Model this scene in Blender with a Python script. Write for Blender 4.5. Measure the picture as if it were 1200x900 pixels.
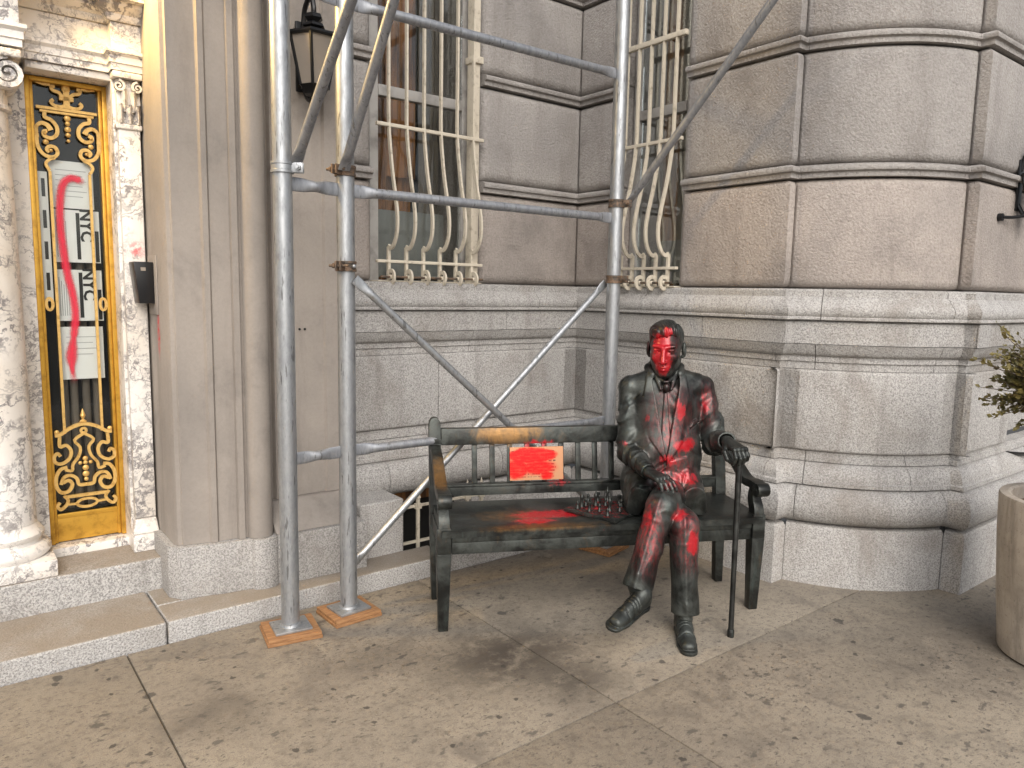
import bpy, bmesh, math, random
import numpy as np
from mathutils import Vector, Matrix

R = math.radians
random.seed(7)
rng = np.random.default_rng(7)
scene = bpy.context.scene
COL = scene.collection
for o in list(bpy.data.objects):
    bpy.data.objects.remove(o)

# ------------------------------------------------------------------ camera
cam_d = bpy.data.cameras.new('camera')
cam = bpy.data.objects.new('camera', cam_d)
COL.objects.link(cam)
cam_d.sensor_width = 36.0
cam_d.lens = 26.01
cam_d.clip_start = 0.05
cam_d.clip_end = 3000
_m = Matrix(((0.999817348, -0.0191120577, 0.0, 0.0),
             (0.00234549154, 0.122700714, -0.992440947, 0.0),
             (0.0189675887, 0.992259676, 0.12272313, 1.5),
             (0, 0, 0, 1)))
cam.matrix_world = _m
scene.camera = cam
scene.render.resolution_x = 1024
scene.render.resolution_y = 768

# ------------------------------------------------------------------ sky, sun, exposure
TH = R(38.0)                                   # the facade's direction on the ground
BO = Vector((0.70, 4.64, 0.0))                 # the facade's origin (kerb line meets the return wall)
SUN_EL, SUN_AZ = R(38), None
world = bpy.data.worlds.new('World')
scene.world = world
world.use_nodes = True
wn = world.node_tree
wn.nodes.clear()
sky = wn.nodes.new('ShaderNodeTexSky')
sky.sky_type = 'NISHITA'
sky.sun_disc = False
sky.sun_elevation = SUN_EL
sky.air_density = 1.0
sky.dust_density = 5.0
hs = wn.nodes.new('ShaderNodeHueSaturation')
hs.inputs['Saturation'].default_value = 0.40
bg = wn.nodes.new('ShaderNodeBackground')
bg.inputs['Strength'].default_value = 0.15
wo = wn.nodes.new('ShaderNodeOutputWorld')
wn.links.new(sky.outputs[0], hs.inputs['Color'])
wn.links.new(hs.outputs[0], bg.inputs['Color'])
wn.links.new(bg.outputs[0], wo.inputs['Surface'])

sun_d = bpy.data.lights.new('sun', 'SUN')
sun_d.energy = 0.75
sun_d.angle = R(45)
sun_d.color = (1.0, 0.985, 0.96)
sun = bpy.data.objects.new('sun', sun_d)
COL.objects.link(sun)
# the light comes in from the street, behind the camera and a little to its right
_to_sun = Vector((0.16, -1.0, 0.0)).normalized() * math.cos(SUN_EL) + Vector((0, 0, math.sin(SUN_EL)))
sun.rotation_euler = _to_sun.to_track_quat('Z', 'Y').to_euler()
sun.location = (0, -6, 8)
sky.sun_rotation = math.atan2(_to_sun.x, _to_sun.y)

scene.view_settings.view_transform = 'Standard'
scene.view_settings.look = 'None'
scene.view_settings.gamma = 1.0
scene.view_settings.exposure = 0.36
scene.view_settings.use_curve_mapping = False
scene.cycles.max_bounces = 6
scene.cycles.diffuse_bounces = 3
scene.cycles.glossy_bounces = 3
scene.cycles.transmission_bounces = 4
scene.cycles.adaptive_threshold = 0.02

# ------------------------------------------------------------------ node helper
class NT:
    def __init__(s, name):
        s.mat = bpy.data.materials.new(name)
        s.mat.use_nodes = True
        s.t = s.mat.node_tree
        s.t.nodes.clear()
        s.out = s.t.nodes.new('ShaderNodeOutputMaterial')
        s.b = s.t.nodes.new('ShaderNodeBsdfPrincipled')
        s.t.links.new(s.b.outputs[0], s.out.inputs['Surface'])
        s.tc = s.t.nodes.new('ShaderNodeTexCoord')
        s.co = s.tc.outputs['Object']
    def new(s, typ): return s.t.nodes.new(typ)
    def put(s, sock, v):
        if isinstance(v, bpy.types.NodeSocket): s.t.links.new(v, sock)
        elif v is not None:
            if hasattr(sock.default_value, '__len__') and not hasattr(v, '__len__'): v = (v,) * len(sock.default_value)
            if hasattr(sock.default_value, '__len__') and len(sock.default_value) == 4 and len(v) == 3: v = tuple(v) + (1,)
            sock.default_value = v
    def scale(s, v, co=None):
        m = s.new('ShaderNodeMapping'); s.put(m.inputs['Vector'], co or s.co); m.inputs['Scale'].default_value = v
        return m.outputs[0]
    def noise(s, sc, det=4, rough=0.55, co=None, dist=0.0, out=0):
        n = s.new('ShaderNodeTexNoise'); s.put(n.inputs['Vector'], co or s.co)
        n.inputs['Scale'].default_value = sc; n.inputs['Detail'].default_value = det
        n.inputs['Roughness'].default_value = rough; n.inputs['Distortion'].default_value = dist
        return n.outputs[out]
    def voro(s, sc, co=None, feature='F1', out='Distance', rand=1.0):
        n = s.new('ShaderNodeTexVoronoi'); n.feature = feature; s.put(n.inputs['Vector'], co or s.co)
        n.inputs['Scale'].default_value = sc; n.inputs['Randomness'].default_value = rand
        return n.outputs[out]
    def math(s, op, a, b=0.5, c=None, clamp=False):
        n = s.new('ShaderNodeMath'); n.operation = op; n.use_clamp = clamp
        s.put(n.inputs[0], a); s.put(n.inputs[1], b)
        if c is not None: s.put(n.inputs[2], c)
        return n.outputs[0]
    def vmath(s, op, a, b=None):
        n = s.new('ShaderNodeVectorMath'); n.operation = op; s.put(n.inputs[0], a)
        if b is not None: s.put(n.inputs[1], b)
        return n.outputs['Value'] if op in ('LENGTH', 'DOT_PRODUCT', 'DISTANCE') else n.outputs[0]
    def rng(s, v, a, b, c=0.0, d=1.0, smooth=True):
        n = s.new('ShaderNodeMapRange'); n.interpolation_type = 'SMOOTHSTEP' if smooth else 'LINEAR'
        s.put(n.inputs['Value'], v)
        for k, x in (('From Min', a), ('From Max', b), ('To Min', c), ('To Max', d)): n.inputs[k].default_value = x
        return n.outputs[0]
    def mix(s, f, a, b, mode='MIX'):
        n = s.new('ShaderNodeMix'); n.data_type = 'RGBA'; n.blend_type = mode
        s.put(n.inputs[0], f); s.put(n.inputs[6], a); s.put(n.inputs[7], b)
        return n.outputs[2]
    def ramp(s, f, stops):
        n = s.new('ShaderNodeValToRGB'); s.put(n.inputs[0], f)
        e = n.color_ramp.elements
        while len(e) < len(stops): e.new(0.5)
        for i, (p, c) in enumerate(stops):
            e[i].position = p; e[i].color = tuple(c) + (1,) if len(c) == 3 else c
        return n.outputs[0]
    def bump(s, h, strength=0.5, dist=0.01):
        n = s.new('ShaderNodeBump'); s.put(n.inputs['Height'], h)
        n.inputs['Strength'].default_value = strength; n.inputs['Distance'].default_value = dist
        s.t.links.new(n.outputs[0], s.b.inputs['Normal'])
    def blob(s, c, r, soft=0.5, co=None):
        """1 inside the ellipsoid c, r; fades out over the last 'soft' share of it"""
        d = s.vmath('SUBTRACT', co or s.co, c)
        d = s.vmath('DIVIDE', d, r)
        return s.rng(s.vmath('LENGTH', d), 1.0 - soft, 1.0, 1.0, 0.0)
    def rand(s):
        n = s.new('ShaderNodeObjectInfo'); return n.outputs['Random']
    def set(s, **k):
        for a, v in k.items(): s.put(s.b.inputs[a.replace('_', ' ')], v)
        return s

MAT = {}
def mk(name):
    n = NT(name); MAT[name] = n.mat
    return n

# -- pale granite of the base, plinths and steps
def granite(name, c0, c1, dark=(0.07, 0.065, 0.06), worn=None):
    n = mk(name)
    g = n.noise(130, 3, 0.75)
    col = n.mix(n.rng(g, 0.40, 0.64), c0, c1)
    col = n.mix(n.rng(n.noise(210, 2, 0.8), 0.60, 0.68), col, dark)
    st = n.noise(1.9, 5, 0.62, dist=0.6)
    col = n.mix(n.math('MULTIPLY', n.rng(st, 0.46, 0.74), 0.60), col, (0.21, 0.18, 0.15))
    run = n.noise(4.0, 4, 0.6, co=n.scale((2.2, 2.2, 0.25)))
    col = n.mix(n.math('MULTIPLY', n.rng(run, 0.50, 0.74), 0.34), col, (0.16, 0.145, 0.13))
    if worn:                                # feet have browned the treads
        ge = n.new('ShaderNodeNewGeometry'); sx = n.new('ShaderNodeSeparateXYZ'); n.put(sx.inputs[0], ge.outputs['Normal'])
        tread = n.rng(sx.outputs[2], 0.6, 0.95)
        col = n.mix(n.math('MULTIPLY', tread, n.rng(n.noise(3.2, 6, 0.7), 0.25, 0.60, 0.45, 0.9)), col, worn)
    hue = n.rng(n.rand(), 0, 1, 0.90, 1.08, False)
    col = n.mix(1.0, col, n.vmath('MULTIPLY', (1, 1, 1), hue), 'MULTIPLY')
    n.set(Base_Color=col, Roughness=n.rng(g, 0.3, 0.7, 0.55, 0.8), Specular_IOR_Level=0.35)
    n.bump(n.math('ADD', n.math('MULTIPLY', n.noise(120, 3, 0.7), 0.5), n.noise(48, 3, 0.6)), 0.65, 0.010)
    return n
granite('granite', (0.51, 0.492, 0.47), (0.26, 0.25, 0.24))
granite('granite_step', (0.54, 0.525, 0.505), (0.24, 0.232, 0.225), worn=(0.27, 0.225, 0.175))

# -- bush-hammered limestone of the upper courses
def limestone(name, a, b, rough_amt, red=None):
    n = mk(name)
    base = n.noise(1.3, 5, 0.6, dist=0.4)
    col = n.mix(n.rng(base, 0.33, 0.68), a, b)
    streak = n.noise(2.2, 6, 0.7, co=n.scale((2.4, 2.4, 0.30)), dist=0.4)
    col = n.mix(n.math('MULTIPLY', n.rng(streak, 0.46, 0.76), 0.42), col, (0.15, 0.13, 0.115))
    soot = n.noise(2.6, 6, 0.7, dist=0.3)
    col = n.mix(n.math('MULTIPLY', n.rng(soot, 0.50, 0.75), 0.45), col, (0.12, 0.11, 0.105))
    fine = n.noise(70, 4, 0.75)
    col = n.mix(n.rng(fine, 0.38, 0.70, 0.0, 0.42 * min(1, rough_amt * 1.6 + 0.15)), col, (0.17, 0.145, 0.125))
    hue = n.rng(n.rand(), 0, 1, 0.88, 1.08, False)
    col = n.mix(1.0, col, n.vmath('MULTIPLY', (1, 1, 1), hue), 'MULTIPLY')
    if red: col = n.mix(n.math('MULTIPLY', n.blob(red[0], red[1], 0.8), n.rng(n.noise(60, 3), 0.4, 0.6, 0.3, 0.8)), col, (0.55, 0.02, 0.03))
    n.set(Base_Color=col, Roughness=0.85, Specular_IOR_Level=0.25)
    h = n.math('ADD', n.noise(85, 3, 0.6), n.math('MULTIPLY', n.noise(9, 3), 0.6))
    n.bump(h, rough_amt, 0.016)
    return n
limestone('limestone', (0.43, 0.378, 0.340), (0.34, 0.303, 0.277), 0.6)
limestone('limestone_grey', (0.415, 0.390, 0.368), (0.31, 0.292, 0.279), 0.6)
limestone('limestone_smooth', (0.375, 0.332, 0.292), (0.29, 0.26, 0.232), 0.10, red=((-2.612, 0.40, 1.30), (0.05, 0.035, 0.16)))

# -- white marble with grey and brown veins
n = mk('marble')
w = n.vmath('ADD', n.co, n.vmath('MULTIPLY', n.noise(4.0, 5, 0.65, out=1), (0.30, 0.30, 0.30)))
def veins(sc, wd, det=3):
    return n.rng(n.math('ABSOLUTE', n.math('SUBTRACT', n.noise(sc, det, 0.55, co=w, dist=0.6), 0.5)), 0.0, wd, 1, 0)
patch = n.rng(n.noise(3.6, 3, 0.6), 0.36, 0.60)
patch2 = n.rng(n.noise(6.5, 3, 0.6, co=w), 0.44, 0.62)
col = n.mix(n.rng(n.noise(2.2, 4), 0.35, 0.7), (0.80, 0.77, 0.73), (0.70, 0.64, 0.56))
col = n.mix(n.math('MULTIPLY', n.rng(n.noise(8, 5, 0.7, co=w), 0.54, 0.72), 0.35), col, (0.50, 0.45, 0.41))
col = n.mix(n.math('MULTIPLY', n.math('MULTIPLY', veins(7, 0.042), patch), 0.9), col, (0.17, 0.155, 0.16))
col = n.mix(n.math('MULTIPLY', n.math('MULTIPLY', veins(15, 0.06, 2), patch2), 0.85), col, (0.20, 0.18, 0.18))
col = n.mix(n.math('MULTIPLY', n.math('MULTIPLY', veins(30, 0.05, 2), patch2), 0.5), col, (0.26, 0.25, 0.25))
rs = n.math('MULTIPLY', n.blob((-2.66, 0.54, 1.66), (0.07, 0.06, 0.07), 1.0), n.rng(n.noise(40, 4, 0.7), 0.42, 0.62, 0, 0.75))
col = n.mix(rs, col, (0.66, 0.03, 0.05))
n.set(Base_Color=col, Roughness=0.28, Specular_IOR_Level=0.5)

# -- concrete pavement with gum spots, damp blotches and soot
n = mk('concrete')
big = n.noise(0.9, 5, 0.6, dist=0.3)
col = n.mix(n.rng(big, 0.32, 0.68), (0.330, 0.285, 0.222), (0.245, 0.212, 0.170))
spk = n.noise(260, 2, 0.8)
col = n.mix(n.rng(spk, 0.46, 0.70, 0, 0.65), col, (0.13, 0.115, 0.10))
col = n.mix(n.rng(n.noise(190, 2, 0.8), 0.62, 0.72, 0, 0.5), col, (0.58, 0.54, 0.47))
pits = n.math('MULTIPLY', n.rng(n.noise(52, 3, 0.7, co=n.scale((1.0, 1.6, 1.0)), dist=0.5), 0.56, 0.66), n.rng(n.noise(2.6, 3), 0.32, 0.55, 0.40, 0.95))
col = n.mix(pits, col, (0.12, 0.105, 0.09))
mid = n.noise(4.2, 6, 0.68, dist=0.8)
col = n.mix(n.rng(mid, 0.46, 0.74, 0, 0.60), col, (0.12, 0.105, 0.09))
col = n.mix(n.rng(n.noise(28, 5, 0.75), 0.46, 0.66, 0, 0.45), col, (0.12, 0.10, 0.082))
spl = n.math('MULTIPLY', n.rng(n.noise(13, 4, 0.6, co=n.scale((1.0, 1.5, 1))), 0.585, 0.665), n.rng(n.noise(1.6, 2), 0.36, 0.52))
col = n.mix(n.math('MULTIPLY', spl, 0.80), col, (0.095, 0.085, 0.075))
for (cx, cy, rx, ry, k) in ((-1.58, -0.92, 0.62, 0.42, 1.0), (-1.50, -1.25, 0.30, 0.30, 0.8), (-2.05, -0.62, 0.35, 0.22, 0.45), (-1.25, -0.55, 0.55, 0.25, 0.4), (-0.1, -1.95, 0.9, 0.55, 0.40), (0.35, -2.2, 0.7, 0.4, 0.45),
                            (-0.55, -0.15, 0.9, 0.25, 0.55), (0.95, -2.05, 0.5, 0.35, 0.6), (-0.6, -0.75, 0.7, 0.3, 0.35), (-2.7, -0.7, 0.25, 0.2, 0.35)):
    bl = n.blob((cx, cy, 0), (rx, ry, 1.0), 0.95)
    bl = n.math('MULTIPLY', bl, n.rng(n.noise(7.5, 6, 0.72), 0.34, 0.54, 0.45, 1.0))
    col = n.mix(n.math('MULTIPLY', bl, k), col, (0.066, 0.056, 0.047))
vd = n.voro(3.3, co=n.vmath('ADD', n.co, n.vmath('MULTIPLY', n.noise(22, 3, out=1), (0.05, 0.05, 0.05))))
vr = n.voro(3.3, out='Color')
sep = n.new('ShaderNodeSeparateColor'); n.put(sep.inputs[0], vr)
gum = n.math('MULTIPLY', n.rng(vd, 0.06, 0.085, 1, 0), n.math('GREATER_THAN', sep.outputs[0], 0.30))
col = n.mix(n.math('MULTIPLY', gum, 0.80), col, (0.06, 0.055, 0.05))
vd2 = n.voro(9.0, co=n.vmath('ADD', n.co, n.vmath('MULTIPLY', n.noise(40, 2, out=1), (0.03, 0.03, 0.03))))
gum2 = n.math('MULTIPLY', n.rng(vd2, 0.08, 0.12, 1, 0), n.math('GREATER_THAN', n.noise(2.3, 2), 0.43))
col = n.mix(n.math('MULTIPLY', gum2, 0.8), col, (0.05, 0.045, 0.04))
n.set(Base_Color=col, Roughness=n.rng(mid, 0.35, 0.7, 0.80, 0.55), Specular_IOR_Level=0.35)
n.bump(n.math('ADD', n.noise(110, 4, 0.7), n.math('MULTIPLY', pits, -0.8)), 0.30, 0.004)

n = mk('joint_dirt'); n.set(Base_Color=n.mix(n.noise(30, 3), (0.07, 0.06, 0.048), (0.15, 0.13, 0.105)), Roughness=0.95)
n = mk('asphalt'); n.set(Base_Color=n.mix(n.rng(n.noise(80, 4, 0.7), 0.3, 0.7), (0.035, 0.035, 0.036), (0.075, 0.073, 0.07)), Roughness=0.9); n.bump(n.noise(120, 3), 0.4, 0.006)
n = mk('mortar'); n.set(Base_Color=n.mix(n.noise(25, 3), (0.13, 0.115, 0.10), (0.22, 0.195, 0.17)), Roughness=0.95)

# -- galvanised tube
def galv(name, a, b, rough, metal):
    n = mk(name)
    z = n.noise(34, 4, 0.7, co=n.scale((1, 1, 0.35)))
    col = n.mix(n.rng(z, 0.3, 0.7), a, b)
    scr = n.noise(70, 3, 0.6, co=n.scale((1, 1, 0.12)))
    col = n.mix(n.rng(scr, 0.61, 0.67, 0, 0.8), col, (0.14, 0.14, 0.14))
    grime = n.noise(5, 4, 0.7)
    col = n.mix(n.rng(grime, 0.55, 0.8, 0, 0.45), col, (0.22, 0.21, 0.20))
    n.set(Base_Color=col, Metallic=metal, Roughness=n.rng(z, 0.3, 0.7, rough, rough + 0.18))
    n.bump(n.noise(90, 2), 0.05, 0.002)
galv('galvanised', (0.45, 0.465, 0.48), (0.31, 0.322, 0.335), 0.36, 0.76)
galv('brace_steel', (0.36, 0.37, 0.39), (0.25, 0.26, 0.28), 0.42, 0.65)
n = mk('rusty_clamp'); n.set(Base_Color=n.mix(n.rng(n.noise(45, 4, 0.7), 0.4, 0.62), (0.085, 0.07, 0.058), (0.20, 0.13, 0.085)), Metallic=0.4, Roughness=0.6)
n = mk('plywood')
g = n.noise(14, 4, 0.6, co=n.scale((1.0, 9.0, 9.0)))
n.set(Base_Color=n.mix(n.rng(g, 0.3, 0.7), (0.38, 0.20, 0.085), (0.22, 0.105, 0.045)), Roughness=0.7); n.bump(g, 0.2, 0.003)
n = mk('deck_wood'); n.set(Base_Color=n.mix(n.noise(6, 4, co=n.scale((1, 8, 1))), (0.16, 0.11, 0.07), (0.26, 0.19, 0.12)), Roughness=0.8)

# -- painted ironwork
n = mk('cream_iron'); n.set(Base_Color=n.mix(n.rng(n.noise(22, 5, 0.7), 0.5, 0.75), (0.58, 0.52, 0.42), (0.33, 0.28, 0.21)), Roughness=0.5)
n = mk('white_sash'); n.set(Base_Color=n.mix(n.rng(n.noise(12, 4), 0.4, 0.75), (0.36, 0.345, 0.325), (0.22, 0.21, 0.195)), Roughness=0.5)
n = mk('black_iron'); n.set(Base_Color=(0.012, 0.012, 0.013), Roughness=0.38, Metallic=0.3); n.bump(n.noise(60, 2), 0.1, 0.002)
n = mk('black_plastic'); n.set(Base_Color=(0.010, 0.010, 0.011), Roughness=0.30)
n = mk('gilt_frame'); n.set(Base_Color=n.mix(n.rng(n.noise(16, 5, 0.7), 0.42, 0.72), (0.66, 0.37, 0.055), (0.42, 0.215, 0.03)), Metallic=0.55, Roughness=0.34)
n = mk('gilt_scroll'); n.set(Base_Color=n.mix(n.rng(n.noise(40, 4, 0.7), 0.45, 0.75), (0.74, 0.48, 0.16), (0.46, 0.25, 0.06)), Metallic=0.4, Roughness=0.40)
n = mk('dark_interior'); n.set(Base_Color=(0.012, 0.011, 0.010), Roughness=0.8)
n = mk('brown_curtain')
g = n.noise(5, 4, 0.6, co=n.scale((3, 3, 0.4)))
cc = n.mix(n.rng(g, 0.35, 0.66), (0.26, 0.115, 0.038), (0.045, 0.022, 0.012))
n.set(Base_Color=cc, Roughness=0.85, Emission_Color=cc, Emission_Strength=0.12)      # the cloth itself emits, in place of unseen light in the room
n = mk('grey_curtain'); n.set(Base_Color=n.mix(n.noise(9, 3, co=n.scale((4, 4, 0.3))), (0.20, 0.17, 0.14), (0.07, 0.06, 0.05)), Roughness=0.9)
n = mk('pale_blind'); n.set(Base_Color=n.mix(n.noise(5, 3), (0.26, 0.26, 0.245), (0.10, 0.105, 0.10)), Roughness=0.8)
n = mk('paper'); n.set(Base_Color=n.mix(n.noise(6, 3), (0.86, 0.86, 0.85), (0.80, 0.80, 0.79)), Roughness=0.75)
n = mk('print_ink'); n.set(Base_Color=(0.02, 0.02, 0.02), Roughness=0.7)
n = mk('print_grey'); n.set(Base_Color=(0.38, 0.38, 0.39), Roughness=0.7)
n = mk('frosted_pane'); n.set(Base_Color=n.mix(n.noise(8, 3), (0.34, 0.28, 0.22), (0.24, 0.22, 0.20)), Roughness=0.35)
n = mk('lamp_globe'); n.set(Base_Color=(1, 0.8, 0.5), Emission_Color=(1.0, 0.70, 0.30), Emission_Strength=12.0)

# -- glass: see-through with a mirror coat that grows with the angle
n = mk('glass')
tr = n.new('ShaderNodeBsdfTransparent'); tr.inputs[0].default_value = (0.96, 0.97, 0.96, 1)
gl = n.new('ShaderNodeBsdfGlossy'); gl.inputs['Roughness'].default_value = 0.03; gl.inputs[0].default_value = (0.9, 0.93, 0.95, 1)
fr = n.new('ShaderNodeFresnel'); fr.inputs[0].default_value = 1.55
mx = n.new('ShaderNodeMixShader')
n.t.links.new(n.math('MULTIPLY', fr.outputs[0], 0.55, clamp=True), mx.inputs[0]); n.t.links.new(tr.outputs[0], mx.inputs[1]); n.t.links.new(gl.outputs[0], mx.inputs[2])
n.t.links.new(mx.outputs[0], n.out.inputs['Surface'])

# -- sprayed red paint lying on glass: thick in the middle, thin at its edge ('edge' runs 0..1 across the stripe)
n = mk('spray_paint')
at = n.new('ShaderNodeAttribute'); at.attribute_name = 'edge'
fac = n.rng(n.math('ADD', at.outputs['Fac'], n.math('MULTIPLY', n.math('SUBTRACT', n.noise(180, 3, 0.8), 0.5), 0.45)), 0.12, 1.15)
n.set(Base_Color=(0.66, 0.012, 0.045), Roughness=0.5)
tr = n.new('ShaderNodeBsdfTransparent'); mx = n.new('ShaderNodeMixShader')
n.t.links.new(fac, mx.inputs[0]); n.t.links.new(tr.outputs[0], mx.inputs[1]); n.t.links.new(n.b.outputs[0], mx.inputs[2])
n.t.links.new(mx.outputs[0], n.out.inputs['Surface'])

# -- patinated bronze; red = (centre, radii, strength) splashes of paint, gold = rubbed places
def bronze(name, red=(), gold=(), mist=(), base=(0.019, 0.020, 0.019), hi=(0.080, 0.088, 0.081), metal=0.62, rough=0.36):
    n = mk(name)
    p = n.noise(7, 5, 0.65, dist=0.5)
    st = n.noise(11, 4, 0.7, co=n.scale((2.2, 2.2, 0.35)))
    col = n.mix(n.rng(p, 0.35, 0.72), base, hi)
    col = n.mix(n.rng(st, 0.56, 0.76, 0, 0.45), col, (0.085, 0.12, 0.112))
    col = n.mix(n.rng(n.noise(60, 3, 0.7), 0.55, 0.75, 0, 0.5), col, (0.015, 0.014, 0.013))
    metals = metal; rgh = n.rng(p, 0.3, 0.7, rough - 0.06, rough + 0.16)
    def most(lst, soft=0.9):
        tot = None
        for (c, r, k) in lst:
            b = n.math('MULTIPLY', n.blob(c, r, soft), k)
            tot = b if tot is None else n.math('MAXIMUM', tot, b)
        return tot
    def total(lst, nsc, lo, hi_):
        nz = n.noise(nsc, 6, 0.74, dist=0.5, co=n.scale((1.0, 1.0, 0.5)))
        return n.rng(n.math('ADD', most(lst), n.math('MULTIPLY', n.math('SUBTRACT', nz, 0.5), 1.7)), lo, hi_)
    if gold:
        g = n.math('MULTIPLY', total(gold, 22, 0.05, 1.10), 0.9)
        col = n.mix(g, col, n.mix(n.noise(40, 3, 0.7), (0.40, 0.225, 0.085), (0.22, 0.12, 0.05)))
        metals = n.math('ADD', n.math('MULTIPLY', g, 0.3), metal)
    r_ = None
    if red: r_ = n.math('MULTIPLY', total(red, 30, 0.30, 0.72), 0.86)
    if mist:
        m_ = n.math('MULTIPLY', most(mist, 1.0), n.rng(n.noise(42, 5, 0.75, co=n.scale((1.6, 1.6, 0.55))), 0.38, 0.66))
        r_ = m_ if r_ is None else n.math('MAXIMUM', r_, m_)
    if r_ is not None:
        col = n.mix(r_, col, n.mix(n.noise(30, 3), (0.56, 0.010, 0.020), (0.30, 0.004, 0.010)))
        metals = n.math('MULTIPLY', n.math('SUBTRACT', 1.0, r_), metals)
        rgh = n.mix(r_, rgh, (0.24, 0.24, 0.24))
    n.set(Base_Color=col, Metallic=metals, Roughness=rgh)
    n.bump(n.math('ADD', n.noise(85, 3, 0.7), n.math('MULTIPLY', n.noise(22, 3), 0.8)), 0.22, 0.004)
    return n
bronze('bronze_dark')
bronze('bronze_bench', red=[((0.52, 0.15, 0.47), (0.32, 0.11, 0.10), 1.0), ((0.42, 0.05, 0.47), (0.16, 0.09, 0.08), 1.0), ((0.80, 0.20, 0.47), (0.16, 0.16, 0.08), 0.85),
                            ((0.50, 0.40, 0.745), (0.16, 0.09, 0.05), 0.72), ((0.62, 0.38, 0.565), (0.12, 0.08, 0.05), 0.62)],
       gold=[((0.36, 0.43, 0.80), (0.30, 0.12, 0.09), 0.95), ((0.0, 0.17, 0.66), (0.06, 0.24, 0.15), 1.0), ((0.45, -0.03, 0.463), (0.45, 0.06, 0.022), 0.7),
             ((0.35, 0.14, 0.47), (0.30, 0.17, 0.05), 0.60)])
bronze('bronze_statue', hi=(0.092, 0.100, 0.092), rough=0.34,
       red=[((-0.050, -0.12, 1.190), (0.105, 0.11, 0.125), 1.35), ((-0.060, -0.11, 1.265), (0.100, 0.11, 0.095), 1.3), ((-0.015, -0.11, 1.325), (0.045, 0.08, 0.055), 0.9),
            ((-0.14, -0.10, 1.02), (0.060, 0.10, 0.055), 0.80), ((-0.105, -0.13, 0.94), (0.06, 0.1, 0.085), 0.78), ((0.0, -0.13, 1.00), (0.07, 0.08, 0.06), 0.62), ((0.060, -0.12, 0.965), (0.055, 0.1, 0.11), 0.82),
            ((0.19, -0.02, 0.99), (0.035, 0.10, 0.13), 0.55), ((0.085, -0.13, 0.80), (0.13, 0.12, 0.06), 0.85), ((0.02, -0.16, 0.73), (0.14, 0.13, 0.06), 0.60),
            ((0.08, -0.17, 0.655), (0.13, 0.16, 0.06), 0.72), ((-0.04, -0.30, 0.655), (0.09, 0.12, 0.05), 0.70), ((-0.13, -0.43, 0.52), (0.07, 0.12, 0.15), 0.62), ((0.06, -0.42, 0.43), (0.06, 0.10, 0.11), 0.95),
            ((0.0, -0.40, 0.55), (0.09, 0.12, 0.08), 0.62), ((-0.19, -0.04, 0.79), (0.05, 0.10, 0.03), 0.5), ((-0.14, -0.33, 0.62), (0.05, 0.10, 0.06), 0.7)],
       mist=[((0.03, -0.12, 0.90), (0.22, 0.18, 0.28), 0.32), ((0.04, -0.18, 0.68), (0.17, 0.2, 0.14), 0.6), ((-0.15, -0.44, 0.46), (0.11, 0.16, 0.26), 0.75), ((0.05, -0.42, 0.44), (0.11, 0.14, 0.20), 0.6), ((-0.04, -0.05, 1.25), (0.12, 0.14, 0.14), 0.6), ((0.2, 0.0, 0.97), (0.08, 0.1, 0.16), 0.5)])
bronze('bronze_cane', base=(0.018, 0.018, 0.017), hi=(0.06, 0.062, 0.058), gold=[((0.0, 0.0, 0.80), (0.05, 0.05, 0.05), 0.7)])
n = mk('plaque')
z = n.new('ShaderNodeSeparateXYZ'); n.put(z.inputs[0], n.co)
ink = n.math('MULTIPLY', n.math('GREATER_THAN', n.math('FRACT', n.math('MULTIPLY', z.outputs[2], 62.0)), 0.55), n.math('GREATER_THAN', n.noise(60, 3, co=n.scale((2.2, 1, 0.5))), 0.46))
ink = n.math('MULTIPLY', ink, n.math('LESS_THAN', n.math('ABSOLUTE', n.math('ADD', z.outputs[0], n.math('MULTIPLY', n.noise(40, 1), 0.03))), 0.11))
ink = n.math('MULTIPLY', ink, n.math('LESS_THAN', n.math('ABSOLUTE', z.outputs[2]), 0.068))
col = n.mix(n.math('MULTIPLY', ink, 0.85), n.mix(n.noise(9, 3), (0.58, 0.30, 0.165), (0.46, 0.23, 0.12)), (0.05, 0.03, 0.025))
wob = n.vmath('ADD', n.co, n.vmath('MULTIPLY', n.vmath('SUBTRACT', n.noise(26, 4, 0.7, out=1), (0.5, 0.5, 0.5)), (0.03, 0.03, 0.03)))
pr = n.math('MAXIMUM', n.blob((-0.025, 0, 0.040), (0.145, 1, 0.044), 0.25, wob), n.math('MAXIMUM', n.blob((-0.105, 0, -0.025), (0.080, 1, 0.062), 0.4, wob), n.blob((0.005, 0, -0.020), (0.120, 1, 0.050), 0.5, wob)))
pr = n.math('MAXIMUM', pr, n.blob((0.05, 0, -0.062), (0.045, 1, 0.030), 0.5, wob))
col = n.mix(n.math('MULTIPLY', pr, n.rng(n.noise(70, 4, 0.7, co=n.scale((0.4, 1, 2.0))), 0.35, 0.55, 0.84, 0.98)), col, (0.62, 0.004, 0.007))
n.set(Base_Color=col, Roughness=0.6, Metallic=0.0, Specular_IOR_Level=0.2)
n = mk('pot_concrete')
col = n.mix(n.rng(n.noise(4, 6, 0.7), 0.35, 0.7), (0.43, 0.38, 0.32), (0.28, 0.245, 0.205))
col = n.mix(n.rng(n.noise(9, 5, 0.7, co=n.scale((2, 2, 0.3))), 0.50, 0.70, 0, 0.5), col, (0.17, 0.145, 0.12))
col = n.mix(n.rng(n.noise(75, 3, 0.7), 0.60, 0.68, 0, 0.6), col, (0.14, 0.12, 0.10))
n.set(Base_Color=col, Roughness=0.85); n.bump(n.noise(60, 4, 0.7), 0.2, 0.004)
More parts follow.
